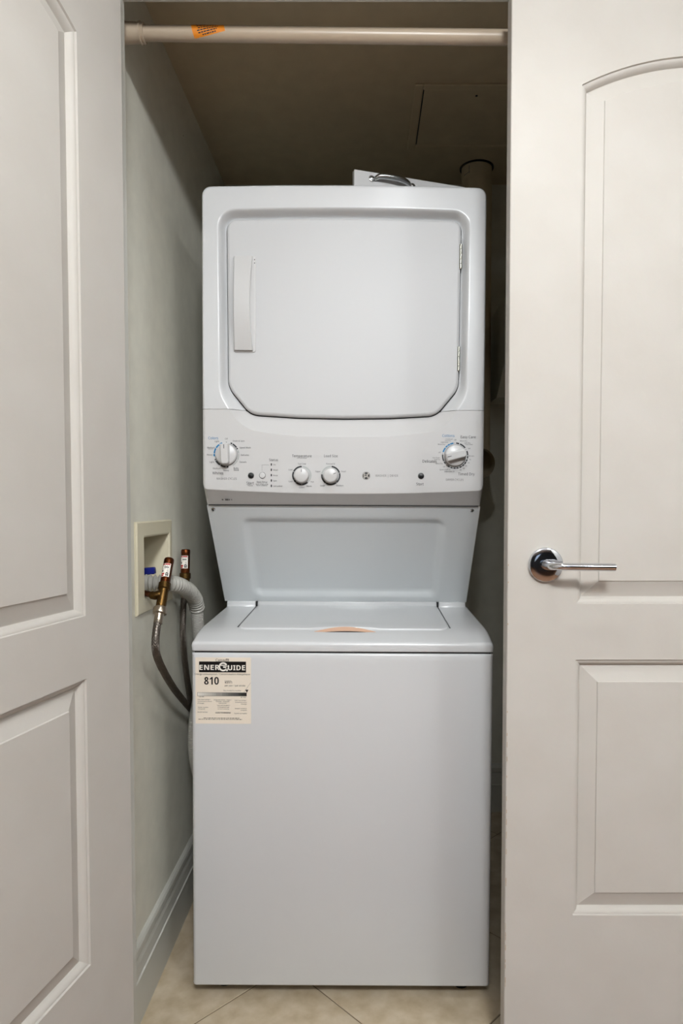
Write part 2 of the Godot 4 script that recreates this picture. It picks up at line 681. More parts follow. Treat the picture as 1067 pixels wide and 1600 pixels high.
func door_leaf(root: Node3D, back_too: bool) -> void:
	# local: x across the leaf, y up from the floor, visible face at z = 0
	var x0 := 0.1315
	var x1 := LEAF_W - 0.1315
	var y0 := 0.012
	var ya := 0.3365
	var yb := 0.836
	var yc := 0.9435
	var yd := 1.9105
	var arch := _panel_outline(x0, x1, yc, yd, 0.0525)
	var st := S()
	var faces: Array = [Transform3D()]
	if back_too:
		faces.append(Transform3D(Basis(Vector3.LEFT, Vector3.UP, Vector3.FORWARD), Vector3(LEAF_W, 0, -LEAF_T)))
	for xf: Transform3D in faces:
		var e := 0.0015
		for b in [[e, x0, y0 + e, LEAF_H - e], [x1, LEAF_W - e, y0 + e, LEAF_H - e], [x0, x1, y0 + e, ya], [x0, x1, yb, yc]]:
			flat_next(st)
			quad(st, xf * Vector3(b[0], b[2], 0), xf * Vector3(b[1], b[2], 0), xf * Vector3(b[1], b[3], 0), xf * Vector3(b[0], b[3], 0))
		var top := PackedVector3Array()
		var bot := PackedVector3Array()
		for i in range(2, arch.size()):
			bot.append(xf * Vector3(arch[i].x, arch[i].y, 0))
			top.append(xf * Vector3(arch[i].x, LEAF_H - e, 0))
		grid(st, [top, bot], false)
	var edge := PackedVector2Array(rect(0, y0, LEAF_W, LEAF_H))
	var rim := inset(edge, 0.0015)
	grid(st, [lift(rim, -LEAF_T), lift(edge, -LEAF_T + 0.0015), lift(edge, -0.0015), lift(rim, 0)], false)
	if not back_too:
		fill(st, rim, -LEAF_T)
	obj("leaf", st, M.door, root)
	for xf: Transform3D in faces:
		raised_panel(root, [x0, x1, yc, yd, 0.0525], xf)
		raised_panel(root, [x0, x1, ya, yb, 0.0], xf)


func raised_panel(root: Node3D, o: Array, xf: Transform3D) -> void:
	var st := S()
	var ring := func(d: float) -> PackedVector2Array: return _panel_outline(o[0], o[1], o[2], o[3], o[4], d)
	var parts: Array = [
		[Vector2(0, 0), Vector2(0.0012, -0.0034)],
		[Vector2(0.0012, -0.0034), Vector2(0.0028, -0.0034), Vector2(0.0055, -0.0044), Vector2(0.0085, -0.0068), Vector2(0.011, -0.011), Vector2(0.0122, -0.014)],
		[Vector2(0.0122, -0.014), Vector2(0.0134, -0.014)],
		[Vector2(0.0134, -0.014), Vector2(0.0425, -0.0045)],
		[Vector2(0.0425, -0.0045), Vector2(0.0438, -0.0022)],
	]
	for run: Array in parts:
		var outline: PackedVector2Array = ring.call(0.0)
		var n := outline.size()
		# the arch shades as one curve, each straight side on its own, so the mitres stay sharp
		for side: Vector2i in ([Vector2i(0, 1), Vector2i(1, 2), Vector2i(2, n - 1), Vector2i(n - 1, n)] if n > 4 else [Vector2i(0, 1), Vector2i(1, 2), Vector2i(2, 3), Vector2i(3, 4)]):
			var rows: Array = []
			for p: Vector2 in run:
				var at: PackedVector2Array = ring.call(p.x)
				var row := PackedVector3Array()
				for i in range(side.x, side.y + 1):
					row.append(xf * Vector3(at[i % n].x, at[i % n].y, p.y))
				rows.append(row)
			grid(st, rows)
	fill(st, ring.call(0.0438), -0.0022, xf)
	obj("raised_panel", st, M.door, root)


func build_doors() -> void:
	# closed right leaf
	var r := thing("door_1", "closed white two-panel door with a chrome lever, right of the washer and dryer", "door", Vector3(0.2712, 0, -1.25))
	r.set_meta("kind", "structure")
	door_leaf(r, false)
	var h := Node3D.new()
	h.name = "lever_handle"
	h.position = Vector3(0.0715, 1.0187, 0)
	h.set_meta("label", "chrome lever handle on a round rose")
	r.add_child(h, true)
	var st := S()
	var ax := Transform3D(Basis(Vector3.RIGHT, PI / 2), Vector3.ZERO)
	lathe(st, [Vector2(0.0326, 0), Vector2(0.0326, 0.0065), Vector2(0.032, 0.0078), Vector2(0.0306, 0.0086), Vector2(0.02, 0.0091), Vector2(0.01, 0.0094), Vector2(0.0001, 0.0094)], ax, 48)
	obj("rose", st, M.chrome, h)
	st = S()
	# neck comes forward, then the lever turns along the door and thickens to its end
	var path := spline([Vector3(0.001, 0.0, 0.009), Vector3(0.001, 0.0, 0.026), Vector3(0.003, 0.0005, 0.041), Vector3(0.011, 0.001, 0.0525), Vector3(0.024, 0.001, 0.0565), Vector3(0.05, 0.0008, 0.0572), Vector3(0.085, 0.0004, 0.0575), Vector3(0.111, 0.0, 0.0575)], 6)
	var rad := PackedFloat32Array()
	for i in path.size():
		rad.append(lerpf(0.0098, 0.0066, clampf(i / 16.0, 0, 1)) if i < 16 else lerpf(0.0066, 0.0073, (i - 16.0) / (path.size() - 17)))
	tube(st, path, rad, 20)
	obj("lever", st, M.chrome, h)
	# chips in the paint of the meeting edge
	st = S()
	var rng := RandomNumberGenerator.new()
	rng.seed = 4
	for k in 26:
		var y := rng.randf_range(0.14, 0.75)
		var l := rng.randf_range(0.003, 0.012)
		bar(st, 0.0012, y, 0.0012 + rng.randf_range(0.0006, 0.0014), y + l, 0.00025)
	for y in [1.018, 0.985, 0.905]:
		slab(st, round_poly(rect(0.001, y - 0.002, 0.0024, y + 0.0015), [0.0006], 3), 0, 0.00025)
	var ch := obj("bare_wood_chip", st, M.wood, r)
	ch.set_meta("label", "worn specks of bare wood along the door edge")
	# open left leaf, seen on its inner face
	var l := thing("door_2", "open white two-panel door swung out at the left of the closet", "door", Vector3(-0.4468, 0, -1.242))
	l.set_meta("kind", "structure")
	l.rotation.y = deg_to_rad(90 - 12.0)
	var holder := Node3D.new()
	door_leaf(l, false)
	holder.free()
	# leaf local x runs from its free edge to the hinge; put the hinge at the node
	for c in l.get_children():
		c.position = Vector3(-LEAF_W, 0, 0)


# ---------------------------------------------------------------- the stacked washer and dryer

const AX := -0.0045          # centre line of the dryer in the appliance's own axes
const ZD := -0.121           # front of the dryer


func door_outline() -> PackedVector2Array:
	var right: Array = [Vector2(0.2825, 1.8125), Vector2(0.281, 1.60), Vector2(0.2796, 1.412), Vector2(0.2255, 1.3462), Vector2(0.11, 1.3395)]
	var rr: Array = [0.026, 0.0, 0.055, 0.05, 0.0]
	var pts: Array = []
	var rads: Array = []
	pts.append(Vector2(0, 1.3378))
	rads.append(0.0)
	for k in range(4, -1, -1):
		pts.append(right[k])
		rads.append(rr[k])
	pts.append(Vector2(0.14, 1.8166))
	rads.append(0.0)
	pts.append(Vector2(0, 1.818))
	rads.append(0.0)
	pts.append(Vector2(-0.14, 1.8166))
	rads.append(0.0)
	for k in 5:
		pts.append(Vector2(-right[k].x, right[k].y))
		rads.append(rr[k])
	var out := round_poly(pts, rads, 8)
	for i in out.size():
		out[i].x += AX
		out[i] = Vector2(0.0545, 1.133) + (out[i] - Vector2(0.0545, 1.133)) * 1.008
	return out


func near_line(p: Vector2, line: PackedVector2Array) -> float:
	var best := 9.0
	for i in line.size():
		best = minf(best, p.distance_squared_to(Geometry2D.get_closest_point_to_segment(p, line[i], line[(i + 1) % line.size()])))
	return sqrt(best)


func resample(line: PackedVector2Array, n: int) -> PackedVector2Array:
	var total := 0.0
	for i in line.size() - 1:
		total += line[i].distance_to(line[i + 1])
	var out := PackedVector2Array()
	var i := 0
	var gone := 0.0
	for k in n:
		var want := total * k / (n - 1)
		while i < line.size() - 2 and gone + line[i].distance_to(line[i + 1]) < want:
			gone += line[i].distance_to(line[i + 1])
			i += 1
		out.append(line[i].lerp(line[i + 1], clampf((want - gone) / maxf(1e-6, line[i].distance_to(line[i + 1])), 0, 1)))
	return out


const RECESS := 0.026


func build_appliance() -> void:
	var a := thing("laundry_center", "white stacked washer and dryer standing in the closet", "washer dryer", Vector3(-0.0545, 0, -1.474))
	a.rotation_degrees.z = -0.3
	build_washer(a)
	build_dryer(a)
	build_console(a)
	build_energy_label(a)


func build_washer(a: Node3D) -> void:
	var hw := 0.3405
	# cabinet: front sheet wraps round both sides
	var st := S()
	var plan: PackedVector2Array = PackedVector2Array()
	for k in 7:
		var w := PI / 2 * k / 6
		plan.append(Vector2(hw - 0.009 * (1 - sin(w)), -0.009 * (1 - cos(w))))
	plan.reverse()
	var line := PackedVector2Array()
	line.append(Vector2(-hw, -0.78))
	for k in range(6, -1, -1):
		var w := PI / 2 * k / 6
		line.append(Vector2(-(hw - 0.009 * (1 - sin(w))), -0.009 * (1 - cos(w))))
	for k in 7:
		var w := PI / 2 * k / 6
		line.append(Vector2(hw - 0.009 * (1 - sin(w)), -0.009 * (1 - cos(w))))
	line.append(Vector2(hw, -0.78))
	# the arcs above start at the side and end on the front
	line = PackedVector2Array([Vector2(-hw, -0.78)])
	for k in 7:
		var w := PI / 2 * k / 6
		line.append(Vector2(-hw + 0.009 * (1 - cos(w)), -0.009 + 0.009 * sin(w)))
	for k in range(6, -1, -1):
		var w := PI / 2 * k / 6
		line.append(Vector2(hw - 0.009 * (1 - cos(w)), -0.009 + 0.009 * sin(w)))
	line.append(Vector2(hw, -0.78))
	var rows: Array = []
	for lv in [[0.0285, 0.006], [0.0288, 0.001], [0.031, 0.0], [0.78, 0.0], [0.793, 0.0], [0.7958, 0.0015], [0.797, 0.005], [0.797, 0.014]]:
		var row := PackedVector3Array()
		for p in line:
			var q: Vector2 = p
			q.x -= signf(q.x) * float(lv[1]) if absf(q.x) > hw - 0.0001 and lv[1] > 0.002 else 0.0
			row.append(Vector3(q.x, lv[0], q.y - lv[1]))
		rows.append(row)
	grid(st, rows)
	flat_next(st)
	quad(st, Vector3(hw, 0.03, -0.78), Vector3(-hw, 0.03, -0.78), Vector3(-hw, 0.797, -0.78), Vector3(hw, 0.797, -0.78))
	quad(st, Vector3(-hw, 0.797, -0.004), Vector3(hw, 0.797, -0.004), Vector3(hw, 0.797, -0.78), Vector3(-hw, 0.797, -0.78))
	quad(st, Vector3(-hw, 0.034, -0.004), Vector3(hw, 0.034, -0.004), Vector3(hw, 0.034, -0.78), Vector3(-hw, 0.034, -0.78))
	obj("washer_cabinet", st, M.enamel, a)
	st = S()
	box(st, Vector3(-hw + 0.006, 0.79, -0.005), Vector3(hw - 0.006, 0.806, -0.7))
	obj("dark_seam_gap", st, M.dark, a)  # dark block stands for the shade inside the open seam
	# deck: one profile swept across, its ends rolled over
	st = S()
	var prof: Array = []
	for k in 5:
		var w := PI / 2 * k / 4
		prof.append(Vector2(-0.003 + 0.003 * sin(w), 0.8035 - 0.003 * cos(w)))
	prof.append(Vector2(0.0005, 0.81))
	for k in 7:
		var w := deg_to_rad(75) * k / 6
		prof.append(Vector2(-0.0085 + 0.009 * cos(w), 0.8145 + 0.009 * sin(w)))
	prof.append_array([Vector2(-0.022, 0.8272), Vector2(-0.04, 0.8318), Vector2(-0.058, 0.8352), Vector2(-0.075, 0.8376), Vector2(-0.095, 0.8392), Vector2(-0.13, 0.8405), Vector2(-0.25, 0.8428), Vector2(-0.372, 0.845), Vector2(-0.3785, 0.8458)])
	var cols: Array = [[-hw, -0.012], [-hw, -0.0075], [-hw + 0.0012, -0.0036], [-hw + 0.0036, -0.0012], [-hw + 0.0075, 0.0]]
	var xs: Array = []
	for c in cols:
		xs.append(c)
	for k in range(1, 12):
		xs.append([lerpf(-hw + 0.0075, hw - 0.0075, k / 12.0), 0.0])
	for k in range(4, -1, -1):
		xs.append([-cols[k][0], cols[k][1]])
	rows = []
	for p: Vector2 in prof:
		var row := PackedVector3Array()
		var lift_k := clampf((p.y - 0.805) / 0.02, 0, 1)
		for c in xs:
			row.append(Vector3(c[0], p.y + c[1] * lift_k, p.x + c[1] * (1 - lift_k) * 0.7))
		rows.append(row)
	grid(st, rows)
	for s: float in [-1.0, 1.0]:
		flat_next(st)
		quad(st, Vector3(s * hw, 0.803, -0.008), Vector3(s * hw, 0.803, -0.74), Vector3(s * hw, 0.836, -0.74), Vector3(s * hw, 0.8, -0.008))
		var fan: PackedVector3Array = PackedVector3Array()
		for row in rows:
			fan.append(row[0] if s < 0 else row[row.size() - 1])
		for k in fan.size() - 1:
			tri3(st, Vector3(s * hw, 0.803, -0.37), fan[k], fan[k + 1])
	obj("washer_deck", st, M.enamel, a)
	# raised hinge covers at the back of the deck
	for b in [[-0.3385, -0.2572], [0.2575, 0.3335]]:
		st = S()
		_step_block(st, b[0], b[1])
		obj("hinge_cover", st, M.enamel, a)
	# lid
	st = S()
	var lid := round_poly([Vector2(-0.2505, 0.0715), Vector2(0.2495, 0.0715), Vector2(0.2505, 0.376), Vector2(-0.2515, 0.376)], [0.02, 0.02, 0.003, 0.003], 6)
	var dense := PackedVector2Array()
	for k in lid.size():
		dense.append(lid[k])
		var nx := lid[(k + 1) % lid.size()]
		if lid[k].y < 0.072 and nx.y < 0.072 and nx.x - lid[k].x > 0.3:
			for q in range(1, 48):
				dense.append(lid[k].lerp(nx, q / 48.0))
	lid = dense
	# lid outline is (x, depth); its surface follows the deck 4 mm higher, with the front edge arched over the finger pull
	var lid_y := func(x: float, d: float) -> float:
		var base := 0.8376 + (0.8392 - 0.8376) * clampf((d - 0.075) / 0.02, 0, 1) + (d - 0.095) * 0.0208 * (1.0 if d > 0.095 else 0.0)
		var pull := maxf(0.0, 1.0 - pow((x - 0.004) / 0.085, 2)) * clampf(1.0 - (d - 0.07) / 0.07, 0, 1)
		return base + 0.0034 + 0.0042 * pull
	rows = []
	var inner: Array = [0.0, 0.0, 0.0008, 0.0022, 0.005]
	var drop: Array = [-0.013, -0.0022, -0.0008, 0.0, 0.0]
	for k in 5:
		var ring := inset(lid, inner[k])
		var row := PackedVector3Array()
		for p in ring:
			row.append(Vector3(p.x, lid_y.call(p.x, p.y) + drop[k], -p.y))
		row.append(row[0])
		rows.append(row)
	grid(st, rows)
	var top: Array = []
	for i in 15:
		var d := lerpf(0.0765, 0.371, pow(i / 14.0, 1.6))
		var row := PackedVector3Array()
		for j in 31:
			var half := 0.2455
			if d < 0.0915:
				half = 0.2305 + sqrt(maxf(0.0, 0.015 * 0.015 - pow(0.0915 - d, 2)))
			var x := lerpf(-half, half, j / 30.0) - 0.0005
			row.append(Vector3(x, lid_y.call(x, d), -d))
		top.append(row)
	grid(st, top)
	var lid_o := obj("washer_lid", st, M.enamel, a)
	st = S()
	_step_block(st, -0.2525, 0.2525)
	obj("lid_hinge_bar", st, M.enamel, lid_o)
	# dark gaps beside the lid
	for x: float in [-0.2548, 0.255]:
		st = S()
		var k := 0.0018 if x < 0 else -0.0018
		box(st, Vector3(x - 0.0022, 0.838, -0.372), Vector3(x + 0.0022, 0.8588, -0.3955))
		box(st, Vector3(x - 0.0012 + k, 0.82, -0.09), Vector3(x + 0.0012 + k, 0.8398, -0.373))
		flat_next(st)
		quad(st, Vector3(x - 0.0012 + k, 0.8398, -0.09), Vector3(x + 0.0012 + k, 0.8398, -0.09), Vector3(x + 0.0014, 0.8457, -0.372), Vector3(x - 0.0014, 0.8457, -0.372))
		obj("lid_gap", st, M.dark, a)
	# finger pull: a tinted lens-shaped lip under the arched edge
	st = S()
	var lip0 := PackedVector3Array()
	var lip1 := PackedVector3Array()
	var g0 := PackedVector3Array()
	var g1 := PackedVector3Array()
	for k in 33:
		var x := lerpf(-0.068, 0.076, k / 32.0)
		var u := 1.0 - pow((x - 0.004) / 0.072, 2)
		var low := Vector3(x, 0.8350, -0.0555)
		var high := Vector3(x, 0.8415 + 0.003 * u, -0.0708)
		lip0.append(low)
		lip1.append(low.lerp(high, 0.12 + 0.88 * u))
		var v := maxf(0.0, 1.0 - pow((x - 0.006) / 0.05, 2))
		g0.append(Vector3(x, 0.83485, -0.0545))
		g1.append(Vector3(x, 0.83485 + 0.0021 * v, -0.0545 - 0.0022 * v))
	grid(st, [lip0, lip1])
	obj("finger_pull", st, M.peach, lid_o)
	st = S()
	grid(st, [g0, g1])
	obj("pull_slot", st, M.dark, lid_o)
	# levelling feet
	for p in [Vector2(0.283, -0.06), Vector2(-0.28, -0.068), Vector2(0.283, -0.7), Vector2(-0.28, -0.7)]:
		st = S()
		lathe(st, [Vector2(0.0001, -0.0085), Vector2(0.017, -0.0085), Vector2(0.0185, -0.005), Vector2(0.0185, 0.004), Vector2(0.015, 0.008), Vector2(0.006, 0.009), Vector2(0.006, 0.035)], Transform3D(Basis(), Vector3(p.x, -0.0015 + p.x * 0.0052, p.y)), 20)
		obj("levelling_foot", st, M.rubber, a)
	# sloping back panel with a pressed field
	st = S()
	var b0 := Vector3(AX, 1.1295, -0.168)
	var b1 := Vector3(AX, 0.8585, -0.379)
	var down := (b1 - b0)
	var len_ := down.length()
	var dir := down / len_
	var nrm := Vector3(0, -dir.z, dir.y).normalized()
	if nrm.z < 0:
		nrm = -nrm
	rows = []
	var vs: Array = []
	for k in 45:
		vs.append(len_ * k / 44.0)
	var us: Array = []
	for k in 81:
		us.append(lerpf(-0.3405, 0.3405, k / 80.0))
	for v in vs:
		var row := PackedVector3Array()
		for u in us:
			var q := Vector2(absf(u) - 0.233, absf(v - len_ * 0.53) - (len_ * 0.385 - 0.018))
			var sd := Vector2(maxf(q.x, 0), maxf(q.y, 0)).length() + minf(maxf(q.x, q.y), 0) - 0.018
			var dep := 0.0095 * smoothstep(0.009, -0.009, sd)
			row.append(b0 + Vector3.RIGHT * u + dir * v - nrm * dep)
		rows.append(row)
	grid(st, rows)
	for s: float in [-0.3405, 0.3405]:
		flat_next(st)
		var e0 := b0 + Vector3.RIGHT * s
		var e1 := b1 + Vector3.RIGHT * s
		quad(st, e0, e1, e1 + Vector3(0, 0, -0.02), e0 + Vector3(0, 0, -0.02))
	obj("sloping_back_panel", st, M.panel, a)
	for x in [-0.3305, 0.3165]:
		st = S()
		var face := Transform3D(Basis(Vector3.RIGHT, dir * -1.0, nrm), b0 + dir * 0.0125 + Vector3.RIGHT * (x - AX))
		lathe(st, [Vector2(0.0052, 0), Vector2(0.005, 0.0015), Vector2(0.003, 0.003), Vector2(0.0001, 0.0034)], face * Transform3D(Basis(Vector3.RIGHT, PI / 2), Vector3.ZERO), 16)
		var sc := obj("screw", st, M.zinc, a)
		st = S()
		for q in 2:
			box(st, Vector3(-0.003, -0.0005, 0.003), Vector3(0.003, 0.0005, 0.0038), 0.0, face * Transform3D(Basis(Vector3.BACK, PI / 2 * q + 0.4), Vector3.ZERO))
		obj("cross_slot", st, M.dark, sc)
	# tower behind the sloping panel that carries the dryer
	st = S()
	box(st, Vector3(-0.3385 + AX, 0.80, -0.40), Vector3(0.3385 + AX, 1.14, -0.74), 0.004)
	for s: float in [-1.0, 1.0]:
		flat_next(st)
		var x := AX + s * 0.338
		tri3(st, Vector3(x, 1.1295, -0.172), Vector3(x, 0.8585, -0.383), Vector3(x, 1.1295, -0.41))
		tri3(st, Vector3(x, 0.8585, -0.383), Vector3(x, 0.8585, -0.41), Vector3(x, 1.1295, -0.41))
	obj("support_tower", st, M.enamel, a)


func _step_block(st: SurfaceTool, x0: float, x1: float) -> void:
	var p: Array = []
	p.append(Vector2(0.3715, 0.8448))
	p.append(Vector2(0.3728, 0.8486))
	for k in 6:
		var w := PI / 2 * k / 5
		p.append(Vector2(0.3785 - 0.0045 * cos(w), 0.855 + 0.004 * sin(w)))
	p.append(Vector2(0.395, 0.8596))
	var rows: Array = []
	for q: Vector2 in p:
		var r := PackedVector3Array()
		for c in [[0.0, -0.003, 0.003], [0.0008, -0.0008, 0.0008], [0.003, 0.0, 0.0]]:
			r.append(Vector3(x0 + c[0], q.y + c[1], -q.x - c[2]))
		for c in [[0.003, 0.0, 0.0], [0.0008, -0.0008, 0.0008], [0.0, -0.003, 0.003]]:
			r.append(Vector3(x1 - c[0], q.y + c[1], -q.x - c[2]))
		rows.append(r)
	grid(st, rows)


func ramp_width(p: Vector2) -> float:
	var x := p.x - AX
	if p.y > 1.36:
		return lerpf(0.028, 0.0165, smoothstep(1.36, 1.44, p.y))
	return lerpf(0.028, 0.0455, clampf(1.0 - pow(x / 0.27, 4), 0, 1))


func build_dryer(a: Node3D) -> void:
	var out := door_outline()
	var n := out.size()
	# the opening's edge from the left end of the seam, up and over to the right end
	var start := 0
	var stop := 0
	for i in n:
		if out[i].distance_to(Vector2(AX - 0.2435, 1.359)) < out[start].distance_to(Vector2(AX - 0.2435, 1.359)):
			start = i
		if out[i].distance_to(Vector2(AX + 0.2365, 1.359)) < out[stop].distance_to(Vector2(AX + 0.2365, 1.359)):
			stop = i
	seam_end = Vector2(absf(out[start].x - AX), out[start].y)
	var inner := PackedVector2Array()
	var i := stop
	while true:
		inner.append(out[i])
		if i == start:
			break
		i = (i + 1) % n
	var outer: PackedVector2Array = PackedVector2Array([Vector2(AX + 0.3405, 1.3608), Vector2(AX + 0.3405, 1.62)])
	var corner := round_poly([Vector2(0.3405, 1.62), Vector2(0.34, 1.8895), Vector2(0.16, 1.8932), Vector2(0, 1.894), Vector2(-0.16, 1.8932), Vector2(-0.34, 1.8895), Vector2(-0.3405, 1.62)], [0.0, 0.021, 0.0, 0.0, 0.0, 0.021, 0.0], 8)
	for k in corner.size():
		if k > 0:
			outer.append(corner[k] + Vector2(AX, 0))
	outer.append(Vector2(AX - 0.3405, 1.3608))
	# pair them leg by leg: right side, top, left side
	var pair := func(line: PackedVector2Array, y: float) -> Array:
		var legs: Array = [PackedVector2Array(), PackedVector2Array(), PackedVector2Array()]
		for p in line:
			var k := 1
			if p.x > AX + 0.2 and p.y < y:
				k = 0
			elif p.x < AX - 0.2 and p.y < y:
				k = 2
			legs[k].append(p)
		legs[0].append(legs[1][0])
		legs[2].insert(0, legs[1][legs[1].size() - 1])
		return legs
	var li: Array = pair.call(inner, 1.802)
	var lo: Array = pair.call(outer, 1.881)
	var pi_ := PackedVector2Array()
	var po := PackedVector2Array()
	for k in 3:
		var m: int = [70, 110, 70][k]
		var ri := resample(li[k], m)
		var ro := resample(lo[k], m)
		for j in m - (1 if k < 2 else 0):
			pi_.append(ri[j])
			po.append(ro[j])
	var st := S()
	var ss: Array = []
	for k in 25:
		ss.append(0.55 * k / 24.0)
	for k in range(1, 7):
		ss.append(lerpf(0.55, 0.9, k / 6.0))
	var rows: Array = []
	var first := PackedVector3Array()
	for j in pi_.size():
		first.append(Vector3(pi_[j].x, pi_[j].y, ZD - RECESS - 0.04))
	rows.append(first)
	for s in ss:
		var row := PackedVector3Array()
		for j in pi_.size():
			var p := pi_[j].lerp(po[j], s)
			var d := near_line(p, out)
			row.append(Vector3(p.x, p.y, ZD + face_z(d, p)))
		rows.append(row)
	# outer roll
	for k in range(1, 9):
		var w := PI / 2 * k / 8
		var row := PackedVector3Array()
		for j in pi_.size():
			var span := pi_[j].distance_to(po[j])
			var r := minf(0.012, span * 0.1)
			var p := po[j] + (pi_[j] - po[j]).normalized() * r * (1 - sin(w))
			row.append(Vector3(p.x, p.y, ZD - 0.012 * (1 - cos(w))))
		rows.append(row)
	var last := PackedVector3Array()
	for j in pi_.size():
		last.append(Vector3(po[j].x, po[j].y, ZD - 0.12))
	rows.append(last)
	grid(st, rows.slice(0, 2))
	grid(st, rows.slice(1))
	obj("dryer_front", st, M.enamel, a)
	# cabinet behind it
	st = S()
	var body := round_poly([Vector2(-0.338, 1.13), Vector2(0.338, 1.13), Vector2(0.338, 1.886), Vector2(-0.338, 1.886)], [0.004, 0.004, 0.016, 0.016], 5)
	for k in body.size():
		body[k].x += AX
	slab(st, body, -0.74, ZD - 0.08)
	fill(st, body, -0.74)
	obj("dryer_cabinet", st, M.enamel, a)
	# door
	st = S()
	var face := inset(out, 0.0028)
	slab(st, face, ZD - RECESS - 0.02, ZD - 0.0125, 0.007)
	var door := obj("dryer_door", st, M.door_enamel, a)
	# handle: plate pressed into the door, and a bowed grip across it
	st = S()
	var hp := round_poly(rect(-0.2705, 1.498, -0.2165, 1.729), [0.006], 4)
	var zf := ZD - 0.0125
	slab(st, hp, zf - 0.002, zf + 0.0022, 0.002)
	var handle := obj("handle", st, M.plastic, door)
	st = S()
	rows = []
	for k in 25:
		var v := k / 24.0
		var y := lerpf(1.5025, 1.7255, v)
		var bow := 0.010 + 0.021 * sin(PI * v)
		var wl := -0.2672 + 0.002 * sin(PI * v)
		var wr := -0.2232 - 0.0035 * sin(PI * v)
		var th := 0.006
		rows.append(PackedVector3Array([Vector3(wl, y, zf + bow - th), Vector3(wl, y, zf + bow - 0.0015), Vector3(wl + 0.0015, y, zf + bow), Vector3(wr - 0.0015, y, zf + bow), Vector3(wr, y, zf + bow - 0.0015), Vector3(wr, y, zf + bow - th), Vector3(wl, y, zf + bow - th)]))
	rows.reverse()
	for j in 6:
		var strip: Array = []
		for row in rows:
			strip.append(PackedVector3Array([row[j], row[j + 1]]))
		grid(st, strip)
	for y in [[1.5022, 1.512], [1.716, 1.7258]]:
		box(st, Vector3(-0.2672, y[0], zf), Vector3(-0.2232, y[1], zf + 0.0098), 0.001)
	obj("grip", st, M.plastic, handle)
	st = S()
	for y in [1.719, 1.711]:
		lathe(st, [Vector2(0.0013, 0), Vector2(0.0012, 0.0006), Vector2(0.0001, 0.0007)], Transform3D(Basis(Vector3.RIGHT, PI / 2), Vector3(-0.2193, y, zf + 0.0022)), 10)
	obj("screw_hole", st, M.dark, handle)
	# hinges at the right edge
	for h in [[1.73, 0.2762], [1.486, 0.2738]]:
		var hinge := Node3D.new()
		hinge.name = "hinge"
		door.add_child(hinge, true)
		for k in 5:
			st = S()
			var y: float = h[0] - 0.0285 + 0.0116 * k
			lathe(st, [Vector2(0.0001, 0), Vector2(0.0033, 0), Vector2(0.0036, 0.0003), Vector2(0.0036, 0.0108), Vector2(0.0033, 0.0111), Vector2(0.0001, 0.0111)], Transform3D(Basis(), Vector3(h[1], y, zf - 0.001)), 12)
			obj("knuckle", st, M.hinge, hinge)
	# slot around the door
	st = S()
	var back := inset(out, 0.006)
	grid(st, [lift(inset(out, -0.001), ZD - RECESS - 0.004), lift(back, ZD - RECESS - 0.004)], false)
	obj("door_gap", st, M.black, a)


func face_z(d: float, p: Vector2) -> float:
	var w := ramp_width(p)
	var u := clampf(d / w, 0, 1)
	if p.y < 1.335:
		return -RECESS * (1.0 - u)
	var soft := u * u * (3 - 2 * u)
	var k := smoothstep(1.335, 1.40, p.y)
	return -RECESS * (1.0 - lerpf(u, soft, k))


var seam_end := Vector2(0.24, 1.355)


func seam_y(x: float) -> float:
	return lerpf(1.3608, seam_end.y, clampf((0.3405 - absf(x - AX)) / (0.3405 - seam_end.x), 0, 1))


